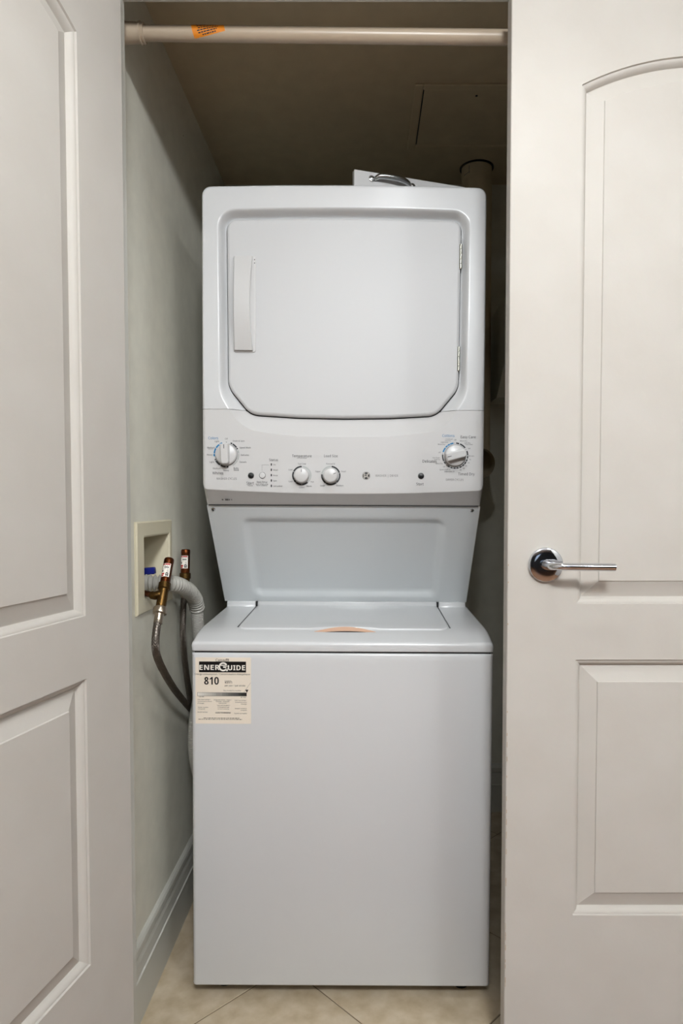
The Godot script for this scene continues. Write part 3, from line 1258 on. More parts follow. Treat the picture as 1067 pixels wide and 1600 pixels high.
func build_console(a: Node3D) -> void:
	var out := door_outline()
	var st := S()
	var half := 0.3392
	# the columns' upper ends: the seam beside the door, the door's edge below it
	var n := 150
	var upper: Array = []
	var lower: Array = []
	for k in n + 1:
		var x := AX + lerpf(-half, half, float(k) / n)
		var yt := seam_y(x) - 0.0009
		if absf(x - AX) < seam_end.x:
			for i in out.size():   # lowest crossing of the outline at this x
				var p := out[i]
				var q := out[(i + 1) % out.size()]
				if p.y < 1.40 and q.y < 1.40 and (p.x - x) * (q.x - x) <= 0 and absf(p.x - q.x) > 1e-6:
					yt = minf(yt, lerpf(p.y, q.y, (x - p.x) / (q.x - p.x)))
		# where the scoop under the door ends
		var ys := yt
		for s in 60:
			var y := yt - s * 0.001
			if near_line(Vector2(x, y), out) < ramp_width(Vector2(x, y)):
				ys = y
			else:
				break
		upper.append(yt)
		lower.append(ys)
	var rows: Array = []
	for s in 13:
		var row := PackedVector3Array()
		for k in n + 1:
			var x := AX + lerpf(-half, half, float(k) / n)
			var y := lerpf(upper[k], lower[k], s / 12.0)
			var d := near_line(Vector2(x, y), out)
			row.append(Vector3(x, y, ZD + face_z(d, Vector2(x, minf(y, 1.334)))))
		rows.append(row)
	grid(st, rows)
	# flat face down to the bowed lower edge, then a rolled edge and the underside
	var yb := func(x: float) -> float:
		var u := (x - AX) / half
		var y := 1.1565 + 0.0095 * u * u
		var c := absf(x - AX) - (half - 0.012)
		if c > 0:
			y += 0.012 - sqrt(maxf(0.0, 0.012 * 0.012 - c * c))
		return y
	rows = []
	for s in 11:
		var row := PackedVector3Array()
		for k in n + 1:
			var x := AX + lerpf(-half, half, float(k) / n)
			var edge := clampf((absf(x - AX) - (half - 0.006)) / 0.006, 0, 1)
			row.append(Vector3(x, lerpf(lower[k], yb.call(x) + 0.004, s / 10.0), ZD - (rows_z(lower[k], s, upper[k])) - 0.006 * edge * edge))
		rows.append(row)
	for s in range(1, 6):
		var w := deg_to_rad(60) * s / 5
		var row := PackedVector3Array()
		for k in n + 1:
			var x := AX + lerpf(-half, half, float(k) / n)
			var edge := clampf((absf(x - AX) - (half - 0.006)) / 0.006, 0, 1)
			row.append(Vector3(x, yb.call(x) + 0.004 - 0.004 * sin(w), ZD - 0.005 * (1 - cos(w)) - 0.006 * edge * edge))
		rows.append(row)
	grid(st, rows)
	var under: Array = [rows[rows.size() - 1]]
	for s in range(1, 4):
		var row := PackedVector3Array()
		for k in n + 1:
			var p: Vector3 = under[0][k]
			row.append(Vector3(lerpf(p.x, AX + (p.x - AX) * 0.997, s / 3.0), lerpf(p.y, 1.1305, s / 3.0), lerpf(p.z, -0.166, s / 3.0)))
		under.append(row)
	grid(st, under)
	for s in [0, n]:
		flat_next(st)
		var x := AX + (half if s == n else -half)
		quad(st, Vector3(x, 1.358, ZD - 0.006), Vector3(x, 1.1305 + 0.045, ZD - 0.006), Vector3(x, 1.1305, -0.2), Vector3(x, 1.358, -0.25))
	obj("control_panel", st, M.plastic, a)
	st = S()
	box(st, Vector3(AX - 0.335, 1.1285, -0.164), Vector3(AX + 0.335, 1.1312, -0.3))
	obj("console_gap", st, M.dark, a)
	var z := ZD + 0.0006
	# ---- controls
	var k1 := Vector2(-0.2857, 1.2514)
	var k2 := Vector2(0.2656, 1.2517)
	var kt := Vector2(-0.104, 1.202)
	var kl := Vector2(-0.034, 1.2024)
	big_knob(a, k1, 92.0, "washer cycle knob with its pointer upright")
	big_knob(a, k2, 194.0, "dryer cycle knob turned to the left")
	small_knob(a, kt, 4.0)
	small_knob(a, kl, 68.0)
	for b in [[Vector2(-0.2264, 1.2011), M.black], [Vector2(-0.199, 1.2018), M.plastic], [Vector2(0.1838, 1.2024), M.black]]:
		st = S()
		var at := Transform3D(Basis(Vector3.RIGHT, PI / 2), Vector3(b[0].x, b[0].y, ZD))
		lathe(st, [Vector2(0.0071, -0.001), Vector2(0.0071, 0.0022), Vector2(0.0063, 0.0034), Vector2(0.0001, 0.0042)], at, 24)
		var o := obj("push_button", st, b[1], a)
		o.set_meta("label", "black start button" if b[1] == M.black else "white rinse button")
		st = S()
		lathe(st, [Vector2(0.0071, 0.0007), Vector2(0.0079, 0.0007)], at, 24)
		obj("button_ring", st, M.grey_ink if b[1] == M.plastic else M.pale_ink, o)
	for k in 5:
		st = S()
		var y := 1.2281 - 0.01285 * k
		bar(st, -0.1789, y - 0.0028, -0.1761, y + 0.0028, z)
		obj("status_light", st, M.ink, a)
	# ---- printed rings
	var black := S()
	var blue := S()
	var pale := S()
	var grey := S()
	for b in [[-87, -98, 0], [-60, -84, 0], [-36, -57, 0], [-20, -33, 0]]:
		arc_band(blue, k1, 0.0278, 0.0312, b[1], b[0], z)
	for b in [[20, 28], [31, 55], [58, 64], [-112, -117], [-120, -148], [-151, -177], [-180, -189]]:
		arc_band(black, k1, 0.0278, 0.0312, minf(b[0], b[1]), maxf(b[0], b[1]), z)
	for b in [[70, 84], [87, 115], [118, 150]]:
		arc_band(pale, k1, 0.0278, 0.0312, b[0], b[1], z)
	arc_band(black, k1, 0.029, 0.0304, -2, 2, z)
	for b in [[-74, -52], [-49, -38], [-36, -26], [-24, -8]]:
		arc_band(blue, k2, 0.0286, 0.0318, b[0], b[1], z)
	for b in [[4, 18], [22, 52], [68, 88], [91, 103], [106, 117], [120, 131], [134, 145], [148, 160], [163, 174], [177, 188], [191, 202], [205, 216], [230, 241], [244, 275]]:
		arc_band(black, k2, 0.0286, 0.0318, b[0], b[1], z)
	for b in [-3, 60, 222, 280]:
		arc_band(black, k2, 0.0294, 0.0308, b - 1, b + 1, z)
	for b in [[-178, -141], [-138, -121], [-118, -66], [-63, 0], [-221, -181]]:
		arc_band(black, kt, 0.0197, 0.0234, b[0], b[1], z)
	arc_band(pale, kt, 0.0197, 0.0234, 4, 136, z)
	for b in [[5, 72], [75, 140], [143, 212], [215, 277]]:
		arc_band(black, kl, 0.0197, 0.0234, b[0], b[1], z)
	arc_band(pale, kl, 0.0197, 0.0234, -80, 2, z)
	# ---- lettering: words, x, y, cap height
	var inks := {"k": black, "b": blue, "g": grey}
	for w in [["Colors", -0.0317, 0.0394, 0.0062, "b", 0], ["Off", 0, 0.0377, 0.0034, "k", 0], ["Light", -0.0226, 0.0316, 0.0036, "k", 0], ["Drain & Spin", 0.0157, 0.0328, 0.0036, "k", -1], ["Medium", -0.0374, 0.0166, 0.0036, "k", 0], ["Normal", -0.0379, 0.0132, 0.0025, "g", 0], ["Speed Wash", 0.0316, 0.0168, 0.0036, "k", -1], ["Heavy", -0.0403, -0.0006, 0.0036, "k", 0], ["Delicates", 0.0345, -0.001, 0.0036, "k", -1]]:
		write(inks[w[4]], w[0], k1.x + w[1], k1.y + w[2], w[3], z, w[5])
	for w in [["Light", -0.0351, -0.018, 0.0036, "k", 0], ["Casuals", 0.0315, -0.0177, 0.0036, "k", -1], ["Medium", -0.0237, -0.0335, 0.0036, "k", 0], ["Heavy", -0.0007, -0.038, 0.0036, "k", 0], ["Bulky", 0.0175, -0.0327, 0.0036, "k", -1], ["Items", 0.0175, -0.0372, 0.0036, "k", -1], ["Whites", -0.0209, -0.0448, 0.0062, "k", 0], ["WASHER CYCLES", 0.0002, -0.0582, 0.0048, "g", 0]]:
		write(inks[w[4]], w[0], k1.x + w[1], k1.y + w[2], w[3], z, w[5])
	for w in [["Start", -0.2284, 1.1831, 0.0062, "k", 0], ["Pause", -0.2284, 1.1772, 0.0036, "g", 0], ["Deep Rinse", -0.2001, 1.1858, 0.0037, "k", 0], ["(push when using", -0.2003, 1.1809, 0.0027, "k", 0], ["fabric softener)", -0.2003, 1.1774, 0.0027, "k", 0]]:
		write(inks[w[4]], w[0], w[1], w[2], w[3], z, w[5])
	write(black, "Status", -0.1721, 1.2391, 0.0056, z)
	for k in 5:
		write(black, ["On", "Wash", "Rinse", "Spin", "Lid Locked"][k], -0.173, 1.2276 - 0.01288 * k, 0.0034, z, -1)
	for w in [["Temperature", 0, 0.047, 0.0058, "k"], ["All Cold Rinses", 0, 0.0419, 0.0026, "g"], ["Tap Cold", 0, 0.0279, 0.0036, "k"], ["Cold", -0.0275, 0.0136, 0.0034, "k"], ["Cool", -0.0274, -0.0145, 0.0034, "k"], ["Colors", -0.0003, -0.0286, 0.0034, "k"], ["Warm", 0.0174, -0.0256, 0.0034, "k"], ["Hot", 0.0252, -0.0151, 0.0034, "k"]]:
		write(inks[w[4]], w[0], kt.x + w[1], kt.y + w[2], w[3], z)
	for w in [["Load Size", 0, 0.0469, 0.0058], ["PreciseFill", -0.0006, 0.0279, 0.0034], ["Super", -0.0309, 0.0095, 0.0034], ["Small", 0.0304, 0.0098, 0.0034], ["Large", -0.0199, -0.0243, 0.0034], ["Medium", 0.0219, -0.024, 0.0034]]:
		write(black, w[0], kl.x + w[1], kl.y + w[2], w[3], z)
	for w in [["Cottons", -0.0167, 0.0478, 0.0062, "b"], ["Easy Care", 0.031, 0.0448, 0.0062, "k"], ["Cool Down", -0.015, 0.0395, 0.0026, "k"], ["Less Dry", -0.0178, 0.0359, 0.0026, "k"], ["Off", -0.0002, 0.0374, 0.0028, "k"], ["Optimum", -0.0261, 0.032, 0.003, "k"], ["More Dry", -0.0332, 0.0269, 0.003, "k"], ["More Dry", 0.02, 0.0354, 0.003, "k"], ["Less Dry", 0.0293, 0.0307, 0.0028, "k"], ["Cool Down", 0.0333, 0.027, 0.0026, "k"], ["Off", 0.0337, 0.0171, 0.0028, "k"]]:
		write(inks[w[4]], w[0], k2.x + w[1], k2.y + w[2], w[3], z)
	for w in [["Off", -0.0378, 0.0074, 0.0028, "k"], ["80 min.", 0.0395, -0.0007, 0.003, "k"], ["70", 0.0356, -0.0093, 0.003, "k"], ["60", 0.0325, -0.017, 0.003, "k"], ["50", 0.0267, -0.0246, 0.003, "k"], ["40", 0.0207, -0.0305, 0.003, "k"], ["30", 0.0131, -0.0345, 0.003, "k"], ["Cool Down", -0.0456, -0.0053, 0.0026, "k"], ["Less Dry", -0.0435, -0.0094, 0.0026, "k"], ["Delicates", -0.0614, -0.014, 0.0062, "k"], ["More Dry", -0.038, -0.0192, 0.003, "k"]]:
		write(inks[w[4]], w[0], k2.x + w[1], k2.y + w[2], w[3], z)
	for w in [["Off", -0.0263, -0.0271, 0.0028, "k"], ["Quick Fluff 10", -0.0243, -0.0339, 0.003, "k"], ["Dewrinkle 20", -0.0134, -0.0383, 0.003, "k"], ["Timed Dry", 0.0275, -0.0442, 0.0062, "k"], ["DRYER CYCLES", -0.0005, -0.0581, 0.0048, "g"], ["Start", -0.0841, -0.0689, 0.0062, "k"]]:
		write(inks[w[4]], w[0], k2.x + w[1], k2.y + w[2], w[3], z)
	write(grey, "WASHER | DRYER", 0.1009, 1.2025, 0.005, z)
	# bracket between the rinse button and its status light
	bar(grey, -0.2003, 1.2125, -0.1999, 1.2271, z)
	bar(grey, -0.2001, 1.2269, -0.1827, 1.2273, z)
	obj("printing", black, M.ink, a)
	obj("printing", blue, M.blue_ink, a)
	obj("printing", pale, M.pale_ink, a)
	obj("printing", grey, M.grey_ink, a)
	# round badge
	var bc := Vector2(0.0514, 1.2022)
	st = S()
	lathe(st, [Vector2(0.0096, 0), Vector2(0.0096, 0.0008), Vector2(0.009, 0.0012), Vector2(0.0001, 0.0012)], Transform3D(Basis(Vector3.RIGHT, PI / 2), Vector3(bc.x, bc.y, ZD)), 28)
	var badge := obj("badge", st, M.ink, a)
	st = S()
	var bz := ZD + 0.0016
	arc_band(st, bc, 0.0083, 0.0089, 0, 360, bz)
	write(st, "GE", bc.x, bc.y, 0.0072, bz, 0, "Droid Serif", true, 0.86)
	for q in 4:
		var u := deg_to_rad(45 + 90 * q)
		arc_band(st, bc + Vector2(sin(u), cos(u)) * 0.0062, 0.0011, 0.0018, 45 + 90 * q - 120, 45 + 90 * q + 120, bz)
	obj("monogram", st, M.white_ink, badge)
	# small rating mark under the console's edge
	st = S()
	var n2 := Vector3(0, -0.042, 0.026).normalized()
	var up2 := Vector3(0, 0.026, 0.042).normalized()
	var tf := Transform3D(Basis(Vector3.RIGHT, up2, up2.cross(Vector3.LEFT)), Vector3(-0.2862, 1.1435, -0.1425) + Vector3(0, -0.0006, 0.0012))
	tf.basis = Basis(Vector3.RIGHT, up2, Vector3.RIGHT.cross(up2))
	for q in [[-0.0155, -0.0115, 0.006], [-0.0075, 0.001, 0.008], [0.002, 0.0045, 0.006], [0.0075, 0.0095, 0.006]]:
		flat_next(st)
		quad(st, tf * Vector3(q[0], -q[2] / 2, 0), tf * Vector3(q[1], -q[2] / 2, 0), tf * Vector3(q[1], q[2] / 2, 0), tf * Vector3(q[0], q[2] / 2, 0))
	obj("rating_mark", st, M.grey_ink, a)


func rows_z(_lower: float, _s: int, _upper: float) -> float:
	return 0.0


func big_knob(a: Node3D, c: Vector2, deg: float, label: String) -> void:
	var st := S()
	var at := Transform3D(Basis(Vector3.RIGHT, PI / 2), Vector3(c.x, c.y, ZD))
	lathe(st, [Vector2(0.0258, 0), Vector2(0.0254, 0.006), Vector2(0.0243, 0.0085), Vector2(0.0225, 0.0096), Vector2(0.0001, 0.0102)], at, 48)
	var k := obj("knob", st, M.plastic, a)
	k.set_meta("label", label)
	st = S()
	lathe(st, [Vector2(0.0257, 0.0012), Vector2(0.0266, 0.0008)], at, 48)
	obj("knob_ring", st, M.grey_ink, k)
	st = S()
	var turn := Transform3D(Basis(Vector3.BACK, deg_to_rad(deg - 90)), Vector3(c.x, c.y, ZD + 0.009))
	# grip: a bar across the knob, rounded along its top, wider at the pointer's end
	slab(st, round_poly([Vector2(-0.0092, -0.0235), Vector2(0.0092, -0.0235), Vector2(0.0102, 0.0245), Vector2(-0.0102, 0.0245)], [0.005, 0.005, 0.0025, 0.0025], 5), 0, 0.0185, 0.003, turn)
	var g := obj("grip", st, M.plastic, k)
	st = S()
	flat_next(st)
	quad(st, turn * Vector3(-0.0007, 0.0125, 0.0188), turn * Vector3(0.0007, 0.0125, 0.0188), turn * Vector3(0.0007, 0.0222, 0.0188), turn * Vector3(-0.0007, 0.0222, 0.0188))
	obj("pointer", st, M.ink, g)


func small_knob(a: Node3D, c: Vector2, deg: float) -> void:
	var st := S()
	var at := Transform3D(Basis(Vector3.RIGHT, PI / 2), Vector3(c.x, c.y, ZD))
	lathe(st, [Vector2(0.0186, 0), Vector2(0.0182, 0.004), Vector2(0.0172, 0.0165), Vector2(0.0162, 0.0185), Vector2(0.0145, 0.0194), Vector2(0.0001, 0.0198)], at, 40)
	var k := obj("knob", st, M.plastic, a)
	st = S()
	var turn := Transform3D(Basis(Vector3.BACK, -deg_to_rad(deg)), Vector3(c.x, c.y, ZD + 0.0202))
	flat_next(st)
	quad(st, turn * Vector3(-0.0006, 0.0075, 0), turn * Vector3(0.0006, 0.0075, 0), turn * Vector3(0.0006, 0.0145, -0.0005), turn * Vector3(-0.0006, 0.0145, -0.0005))
	obj("pointer", st, M.ink, k)


func build_energy_label(a: Node3D) -> void:
	# sticker at the upper left of the washer's front; u runs right and v down in sticker units of 1/930 of its width
	var x0 := -0.3315
	var y1 := 0.7868
	var w := 0.1252
	var s := w / 930.0
	var st := S()
	slab(st, round_poly(rect(x0, y1 - 0.1508, x0 + w, y1), [0.0015], 3), 0.0001, 0.0005)
	var lab := obj("energy_label", st, M.paper, a)
	lab.set_meta("label", "cream energy rating sticker with 810 kWh on it")
	var z := 0.0008
	var X := func(u: float) -> float: return x0 + (u - 45.0) * s
	var Y := func(v: float) -> float: return y1 - (v - 72.0) * s
	var ink := S()
	bar(ink, X.call(107), Y.call(323), X.call(893), Y.call(140), z)
	write(ink, "Canada", X.call(497), Y.call(117), 40 * s, z, 0, "Droid Serif", false, 1.15)
	bar(ink, X.call(566), Y.call(106), X.call(572), Y.call(94), z)
	bar(ink, X.call(572), Y.call(104), X.call(606), Y.call(95), z)
	write(ink, "Energy consumption / Consommation énergétique", X.call(497), Y.call(353), 26 * s, z, 0, "Droid Sans", false, 1.12)
	write(ink, "810", X.call(315), Y.call(466), 128 * s, z, 0, "Droid Sans", true, 0.86)
	write(ink, "kWh", X.call(600), Y.call(487), 50 * s, z, 0, "Droid Sans", false, 0.92)
	write(ink, "per year / par année", X.call(708), Y.call(545), 27 * s, z)
	write(ink, "This model/Ce modèle", X.call(660), Y.call(631), 21 * s, z)
	flat_next(ink)
	tri3(ink, Vector3(X.call(880), Y.call(614), z), Vector3(X.call(907), Y.call(664), z), Vector3(X.call(935), Y.call(614), z))
	for b in [[77, 81, 663, 724], [77, 907, 663, 667], [77, 907, 720, 724]]:
		bar(ink, X.call(b[0]), Y.call(b[3]), X.call(b[1]), Y.call(b[2]), z)
	for t in [["Uses least energy /", 80, 783, -1], ["Consomme le moins", 80, 815, -1], ["d'énergie", 80, 846, -1], ["Similar models", 85, 915, -1], ["compared", 85, 942, -1], ["Model number", 80, 997, -1]]:
		write(ink, t[0], X.call(t[1]), Y.call(t[2]), 17 * s, z, t[3], "Droid Sans", false, 1.1)
	for t in [["Integrated washer - dryers /", 500, 788, 0], ["Laveuses - sécheuses", 500, 815, 0], ["superposées", 500, 843, 0], ["Top Load Standard /", 515, 882, 0], ["À Chargement par", 515, 912, 0], ["le haut ordinaires", 515, 942, 0]]:
		write(ink, t[0], X.call(t[1]), Y.call(t[2]), 16 * s, z, t[3])
	for t in [["Uses most energy /", 905, 793, 1], ["Consomme le plus", 905, 826, 1], ["d'énergie", 905, 858, 1], ["Modèles similaires", 905, 934, 1], ["comparés", 905, 962, 1], ["Numéro du modèle", 905, 1016, 1], ["700 kWh", 190, 737, 1], ["881 kWh", 893, 743, 1]]:
		write(ink, t[0], X.call(t[1]), Y.call(t[2]), 17 * s, z, t[3])
	write(ink, "GUD27ESMMWW", X.call(508), Y.call(1006), 24 * s, z, 0, "Droid Sans", true, 0.95)
	# two lines of small print, too fine to read
	var rng := RandomNumberGenerator.new()
	rng.seed = 9
	for ln in [[180, 780, 1096], [92, 830, 1118]]:
		var u: float = ln[0]
		while u < ln[1]:
			var d := rng.randf_range(14, 46)
			bar(ink, X.call(u), Y.call(ln[2] + 5), X.call(minf(u + d, ln[1])), Y.call(ln[2] - 4), z)
			u += d + 10
	# crease
	flat_next(ink)
	quad(ink, Vector3(X.call(848), Y.call(672), z), Vector3(X.call(852), Y.call(672), z), Vector3(X.call(974), Y.call(492), z), Vector3(X.call(971), Y.call(492), z))
	obj("printing", ink, M.black, lab)
	var pale := S()
	write(pale, "ENER", X.call(283), Y.call(240), 84 * s, z + 0.0003, 0, "Droid Sans", true, 1.18)
	write(pale, "UIDE", X.call(735), Y.call(243), 84 * s, z + 0.0003, 0, "Droid Sans", true, 1.1)
	var gc := Vector2(X.call(512), Y.call(228))
	arc_band(pale, gc, 50 * s, 76 * s, 75, 360 + 25, z + 0.0003)
	arc_band(pale, gc, 50 * s, 76 * s, 25, 62, z + 0.0003)
	bar(pale, X.call(512), Y.call(246), X.call(588), Y.call(222), z + 0.0003)
	bar(pale, X.call(562), Y.call(302), X.call(588), Y.call(232), z + 0.0003)
	bar(pale, X.call(470), Y.call(212), X.call(566), Y.call(196), z + 0.0003)
	obj("white_printing", pale, M.white_ink, lab)
	# scale bar from white to black
	var sc := S()
	var cm := paint(Color(1, 1, 1), 0.6)
	cm.vertex_color_use_as_albedo = true
	for k in 24:
		var g := pow(1.0 - k / 23.0, 1.6) * 0.72 + 0.012
		if k > 8 and k < 20:
			g *= 0.8 + 0.4 * rng.randf()
		sc.set_color(Color(g, g * 0.95, g * 0.86))
		bar(sc, X.call(81 + k * 34.3), Y.call(720), X.call(81 + (k + 1) * 34.3), Y.call(667), z + 0.0001)
	obj("scale_bar", sc, cm, lab)


# ---------------------------------------------------------------- closet fittings

func build_closet_fittings() -> void:
	# tension rod
	var slope := -0.0117
	var rod_y := func(x: float) -> float: return 2.0795 + (x + 0.444) * slope
	var rod := thing("closet_rod", "cream tension rod across the top of the closet opening", "rod", Vector3(0, 0, 0))
	var axis := Transform3D(Basis(Vector3.BACK, -PI / 2 + atan(slope)), Vector3(-0.504, rod_y.call(-0.504), -1.36))
	var st := S()
	lathe(st, [Vector2(0.0142, 0.02), Vector2(0.0142, 1.05)], axis, 32)
	obj("inner_tube", st, M.rod, rod)
	st = S()
	lathe(st, [Vector2(0.0129, 0.9), Vector2(0.0129, 1.533)], axis, 32)
	obj("outer_tube", st, M.rod, rod)
	for e in 2:
		st = S()
		var ea := axis if e == 0 else Transform3D(Basis(Vector3.BACK, PI / 2 + atan(slope)), Vector3(1.029, rod_y.call(1.029), -1.36))
		lathe(st, [Vector2(0.0001, 0), Vector2(0.0225, 0), Vector2(0.0228, 0.003), Vector2(0.0205, 0.014), Vector2(0.0190, 0.03), Vector2(0.0184, 0.052), Vector2(0.0204, 0.0525), Vector2(0.0206, 0.0555), Vector2(0.0182, 0.056), Vector2(0.0182, 0.0585), Vector2(0.0186, 0.059), Vector2(0.0186, 0.0615), Vector2(0.0142, 0.062)], ea, 32)
		obj("end_cup", st, M.rod, rod)
	# warning sticker wrapped slantwise round the rod
	st = S()
	var ink := S()
	var r := 0.0144
	var wrap := func(along: float, girth: float, lift_: float) -> Vector3:   # sticker axes turned on the tube
		var c := Vector2(along, girth).rotated(deg_to_rad(12.5))
		var x := -0.3405 + c.x
		var ang := 1.22 - c.y / 0.0142     # 0 faces the lens, grows downwards
		return Vector3(x, rod_y.call(x) + 0.0002 - sin(ang) * (r + lift_), -1.36 + cos(ang) * (r + lift_))
	var rows: Array = []
	for i in 17:
		var row := PackedVector3Array()
		for j in 15:
			row.append(wrap.call(0.064 * j / 14.0, 0.028 * i / 16.0, 0.0))
		rows.append(row)
	grid(st, rows)
	var stick := obj("warning_sticker", st, M.orange, rod)
	stick.set_meta("label", "orange warning sticker with lines of dark print")
	var rng := RandomNumberGenerator.new()
	rng.seed = 77
	for ln in 6:
		var u := 0.012 - 0.0012 * (ln % 3) if ln > 0 else 0.018
		var end := 0.052 - 0.006 * absf(ln - 2) * 0.5
		while u < end:
			var d := rng.randf_range(0.0022, 0.0062)
			var g0 := 0.0025 + 0.0042 * ln
			flat_next(ink)
			var e := minf(u + d, end)
			quad(ink, wrap.call(u, g0, 0.0002), wrap.call(e, g0, 0.0002), wrap.call(e, g0 + 0.0021, 0.0002), wrap.call(u, g0 + 0.0021, 0.0002))
			u += d + 0.0011
	obj("printing", ink, M.ink, stick)
	# ceiling hatch
	var hatch := thing("access_panel", "square painted access hatch in the closet ceiling", "hatch", Vector3(0.3138, 2.285, -2.011))
	st = S()
	var hx := 0.177
	var hz := 0.164
	for b in [[-hx, -hx + 0.025, -hz, hz], [hx - 0.025, hx, -hz, hz], [-hx + 0.025, hx - 0.025, -hz, -hz + 0.022], [-hx + 0.025, hx - 0.025, hz - 0.022, hz]]:
		box(st, Vector3(b[0], -0.006, b[2]), Vector3(b[1], 0.0, b[3]), 0.002)
	obj("frame", st, M.ceil, hatch)
	st = S()
	box(st, Vector3(-hx + 0.0285, -0.0045, -hz + 0.0228), Vector3(hx - 0.0258, 0, hz - 0.0228), 0.001)
	obj("hatch_door", st, M.ceil, hatch)
	st = S()
	box(st, Vector3(-hx + 0.0248, -0.0007, -hz + 0.022), Vector3(-hx + 0.029, 0, hz - 0.022))
	obj("gap", st, M.dark, hatch)
	st = S()
	lathe(st, [Vector2(0.0035, -0.0044), Vector2(0.003, -0.006), Vector2(0.0001, -0.0063)], Transform3D(Basis(), Vector3(0.0, 0, 0.116)), 14)
	obj("lock", st, M.dark, hatch)
	# vent duct
	var duct := thing("vent_duct", "painted round vent duct rising to the ceiling behind the dryer", "duct", Vector3(0.383, 0, -2.302))
	st = S()
	var path := PackedVector3Array([Vector3(0, 2.30, 0)])
	for k in 9:
		var a := PI / 2 * k / 8
		path.append(Vector3(0, 1.33 - 0.06 * sin(a), 0.06 * (1 - cos(a))))
	path.append(Vector3(0, 1.27, 0.095))
	tube(st, path, PackedFloat32Array([0.0515]), 40, false)
	lathe(st, [Vector2(0.0516, 2.232), Vector2(0.0521, 2.233), Vector2(0.0521, 2.236), Vector2(0.0516, 2.237)], Transform3D(), 40)
	obj("pipe", st, M.ceil, duct)
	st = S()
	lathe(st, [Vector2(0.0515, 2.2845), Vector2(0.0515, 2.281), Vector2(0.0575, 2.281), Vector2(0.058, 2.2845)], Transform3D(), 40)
	obj("dark_gap_ring", st, M.black, duct)  # flat black ring stands for the dark open gap round the duct
	st = S()
	for k in 5:
		var u := deg_to_rad(-62 + 6.0 * k)
		box(st, Vector3(-0.0022, 2.247 + 0.001 * k, 0.0512), Vector3(0.0022, 2.2485 + 0.001 * k, 0.0522), 0, Transform3D(Basis(Vector3.UP, u), Vector3.ZERO))
	for k in 6:
		box(st, Vector3(-0.0007, 2.249 + 0.004 * k, 0.0512), Vector3(0.0007, 2.253 + 0.004 * k, 0.0521), 0, Transform3D(Basis(Vector3.UP, deg_to_rad(-38)), Vector3.ZERO))
	obj("tape_edge", st, M.grey_ink, duct)
	# tapered box on the back wall, mostly behind the closed door
	var wb := thing("wall_box", "dim slope-fronted box on the back wall between dryer and right door", "wall box", Vector3(0.4535, 1.5, -2.42))
	st = S()
	var side: Array = [Vector2(0, 0), Vector2(0.137, 0.0), Vector2(0.262, 0.094), Vector2(0.262, 0.3), Vector2(0, 0.3)]
	var rot := Transform3D(Basis(Vector3.BACK, Vector3.UP, Vector3.LEFT), Vector3.ZERO)   # outline (out from wall, up); thickness along -x
	var pl := PackedVector2Array(side)
	grid(st, [lift(pl, -0.36, rot), lift(pl, 0.0, rot)], false)
	fill(st, pl, 0.0, rot)
	fill(st, pl, -0.36, rot)
	obj("housing", st, M.wall, wb)
	# nail hole in the left wall
	st = S()
	lathe(st, [Vector2(0.0022, 0.0004), Vector2(0.0001, 0.0004)], Transform3D(Basis(Vector3.BACK, -PI / 2), Vector3(-0.505, 2.158, -1.872)), 8)
	var nh := obj("nail_hole", st, M.brass, self)
	nh.set_meta("label", "tiny rusty nail hole high on the left closet wall")
	nh.set_meta("category", "nail hole")


# ---------------------------------------------------------------- plumbing

